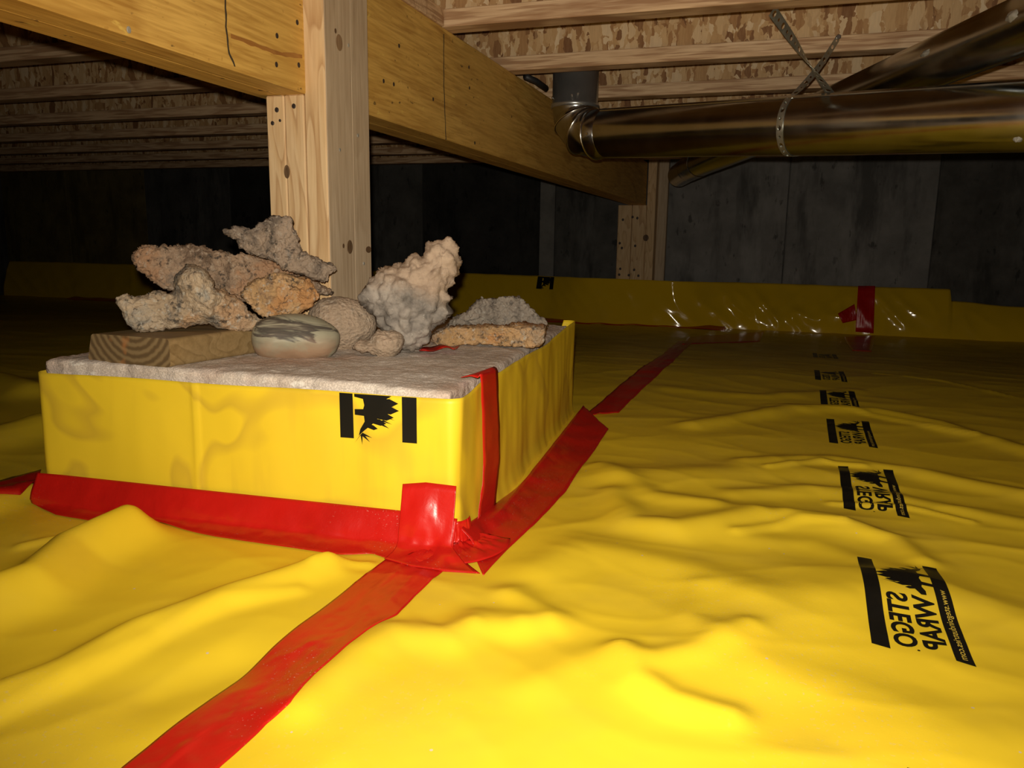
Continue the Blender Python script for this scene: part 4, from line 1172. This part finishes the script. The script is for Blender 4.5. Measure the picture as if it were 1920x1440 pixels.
    for i in range(nv_):
        p = Vector(co[i]) + off
        h = amp * 1.6 * mnoise.fractal(p * 28, 0.9, 2.1, 5)
        h += amp * 0.6 * crumb * mnoise.noise(p * 190) - amp * 0.9 * crumb * abs(mnoise.fractal(p * 80, 0.8, 2.2, 3))
        if crumb:
            dv2 = mnoise.voronoi(p * 48)[0]; h -= amp * 1.3 * crumb * max(0.0, 1 - (dv2[1] - dv2[0]) / 0.16)
        if nodule:
            dv = mnoise.voronoi(p * nscale)[0]; h += nodule * (0.55 - dv[0] * 1.1)
        disp[i] = h
    co2 = co + no * disp[:, None]
    zmin = co2[:, 2].min()
    me.vertices.foreach_set('co', co2.ravel()); me.update()
    tag(o, label, 'rock', 'rocks piled on the footing'); return o
def z1(L): return [(150 + a / 3.765, 380 + b / 3.765) for a, b in L]
def z2(L): return [(560 + a / 3.623, 420 + b / 3.623) for a, b in L]
GZf = 0.2045
def anc(px, py, z, dy=0.0):
    q = on_z(px, py, z); nd = Vector((q.x, q.y, 0)).normalized(); return q + nd * dy
# nodular upright rock (back)
make_rock('rock', z2([(410, 505), (440, 450), (490, 390), (520, 340), (540, 292), (590, 280), (640, 262), (690, 246), (722, 262), (760, 220), (800, 206), (838, 232), (848, 190), (870, 132), (930, 105), (1000, 100), (1050, 120), (1070, 170), (1090, 235), (1095, 350), (1055, 372), (1030, 420), (1018, 460), (1060, 480), (1065, 510), (1030, 530), (1020, 580), (1020, 640), (960, 690), (920, 720), (880, 770), (850, 830), (780, 865), (700, 865), (640, 820), (560, 720), (520, 640), (450, 565)]),
          anc(790, 657, GZf, 0.0), 0.050, 0.055, M['rock_brain'], 'tall nodular grey and tan rock standing upright right of the post', cell=0.0018, amp=0.0032, nodule=0.012, nscale=52, edge=0.002, round_r=0.05, crumb=0.3, facets=0, seed=3)
make_rock('rock', z2([(885, 780), (890, 742), (960, 715), (1040, 690), (1200, 688), (1400, 680), (1560, 672), (1690, 680), (1680, 720), (1665, 800), (1620, 836), (1500, 838), (1400, 832), (1200, 822), (1000, 842), (905, 828)]),
          anc(930, 652, GZf, 0.055), 0.030, 0.045, M['rock_orange'], 'flat slab rock with a buff broken front edge, right end of the pile', cell=0.0017, amp=0.0022, edge=0.0012, power=0.28, round_r=0.008, facets=4, seed=9)
make_rock('rock', z2([(1000, 720), (1010, 680), (1050, 630), (1110, 602), (1160, 582), (1170, 545), (1210, 505), (1270, 490), (1400, 490), (1520, 490), (1540, 540), (1590, 570), (1640, 610), (1700, 660), (1700, 692), (1660, 740), (1300, 760)]),
          anc(930, 652, GZf, 0.135), 0.018, 0.04, M['rock_grey'], 'low craggy grey-brown rock lying behind the flat slab at the right', cell=0.0018, amp=0.003, nodule=0.003, nscale=90, edge=0.002, round_r=0.014, facets=5, seed=10)
make_rock('rock', z2([(90, 560), (150, 512), (240, 490), (340, 500), (430, 530), (500, 590), (530, 650), (522, 730), (480, 790), (400, 850), (330, 872), (230, 868), (100, 860), (50, 790), (50, 640)]),
          anc(650, 659, GZf, 0.035), 0.046, 0.045, M['rock_sand'], 'rounded sandy boulder at the foot of the post', cell=0.0024, amp=0.0018, edge=0.0006, round_r=0.07, crumb=0, seed=5, cham=2)
make_rock('rock', z2([(360, 850), (372, 810), (410, 785), (475, 780), (490, 742), (560, 712), (640, 722), (700, 746), (725, 790), (712, 840), (690, 880), (640, 905), (560, 905), (510, 890), (480, 872), (420, 880)]),
          anc(705, 668, GZf, 0.02), 0.026, 0.026, M['rock_sand'], 'smallest nubbly orange-tan rock in front of the pile', cell=0.0016, amp=0.0016, nodule=0.004, nscale=95, edge=0.0012, round_r=0.03, crumb=0.3, seed=6)
# cobble
make_rock('rock', z1([(1203, 965), (1212, 890), (1250, 835), (1330, 800), (1450, 782), (1580, 784), (1690, 812), (1780, 860), (1835, 915), (1838, 985), (1800, 1060), (1735, 1108), (1600, 1122), (1400, 1118), (1290, 1102), (1228, 1050)]),
          anc(555, 675, GZf, 0.042), 0.046, 0.05, M['cobble'], 'smooth rounded grey-green cobble with dark bands', cell=0.0022, amp=0.0007, edge=0.0, round_r=0.05, crumb=0, seed=12, cham=3)
# stack on the wood block
ZB = 0.2065 + 0.0385
aL = anc(330, 621, ZB, 0.0)
make_rock('rock', z1([(360, 360), (430, 297), (540, 292), (560, 305), (640, 318), (700, 310), (760, 296), (860, 302), (960, 330), (1050, 362), (1180, 360), (1300, 372), (1400, 420), (1500, 490), (1600, 512), (1680, 570), (1800, 622), (1790, 652), (1690, 665), (1400, 700), (1100, 700), (800, 680), (640, 625), (560, 592), (480, 535), (420, 482), (372, 420)]),
          aL + Vector((aL.x, aL.y, 0)).normalized() * 0.095, 0.030, 0.04, M['rock_rust'], 'long rust-brown slab rock reaching left over the pile', cell=0.0017, amp=0.0034, nodule=0.002, nscale=100, edge=0.002, round_r=0.016, facets=8, crumb=0.6, seed=14)
make_rock('rock', z1([(995, 192), (1030, 180), (1110, 150), (1190, 172), (1222, 165), (1225, 122), (1290, 115), (1350, 75), (1420, 92), (1490, 110), (1500, 170), (1540, 240), (1540, 340), (1600, 350), (1690, 390), (1720, 412), (1780, 405), (1825, 440), (1825, 490), (1780, 520), (1740, 572), (1690, 562), (1620, 530), (1560, 500), (1490, 492), (1400, 452), (1300, 402), (1180, 352), (1100, 290), (1050, 240), (1000, 222)]),
          aL + Vector((aL.x, aL.y, 0)).normalized() * 0.035, 0.022, 0.020, M['rock_umber'], 'topmost jagged brown rock leaning across the front of the post', cell=0.0016, amp=0.0034, nodule=0.002, nscale=110, edge=0.002, round_r=0.014, lean=-0.1, facets=7, crumb=0.6, seed=15)
make_rock('rock', z1([(1130, 640), (1180, 590), (1240, 540), (1330, 492), (1400, 486), (1500, 496), (1600, 515), (1650, 560), (1702, 640), (1690, 680), (1620, 750), (1560, 782), (1500, 802), (1400, 822), (1300, 818), (1230, 782), (1200, 722), (1150, 682)]),
          aL + Vector((aL.x, aL.y, 0)).normalized() * 0.028, 0.026, 0.030, M['rock_orange'], 'bright orange-buff rock chunk resting above the cobble', cell=0.0015, amp=0.0034, nodule=0.002, nscale=100, edge=0.0015, round_r=0.018, facets=7, crumb=0.6, seed=16)
make_rock('rock', z1([(250, 672), (300, 640), (335, 618), (365, 650), (430, 660), (500, 626), (580, 605), (648, 632), (645, 560), (670, 500), (720, 470), (770, 425), (830, 425), (890, 480), (940, 560), (965, 612), (1010, 600), (1060, 640), (1110, 650), (1160, 700), (1215, 760), (1290, 810), (1290, 890), (1230, 908), (1110, 905), (1000, 890), (900, 866), (780, 870), (650, 890), (540, 915), (440, 918), (370, 892), (320, 830), (290, 770), (255, 715)]),
          aL, 0.030, 0.034, M['rock_buff'], 'long buff and grey rock bridging the wood block at the lower left', cell=0.0016, amp=0.003, nodule=0.002, nscale=80, edge=0.0015, round_r=0.018, facets=8, crumb=0.6, seed=17,
          humps=((365, 530, 0.026, 0.016), (385, 575, 0.03, 0.016), (250, 590, 0.03, 0.006)))
# scrap of red tape on the footing top
rows = []
for i in range(14):
    s = i / 13; a = on_z(786 + 64 * s, 660 - 4 * s + 3 * math.sin(s * 7), 0.2065); b = on_z(800 + 62 * s, 651 - 1 * s, 0.2065)
    rows.append([a.lerp(b, j / 4) + Vector((0, 0, 0.002 + 0.002 * math.sin(s * 9 + j))) for j in range(5)])
loft('tape_scrap', rows, 'little red tape scrap on the concrete under the slab rock')
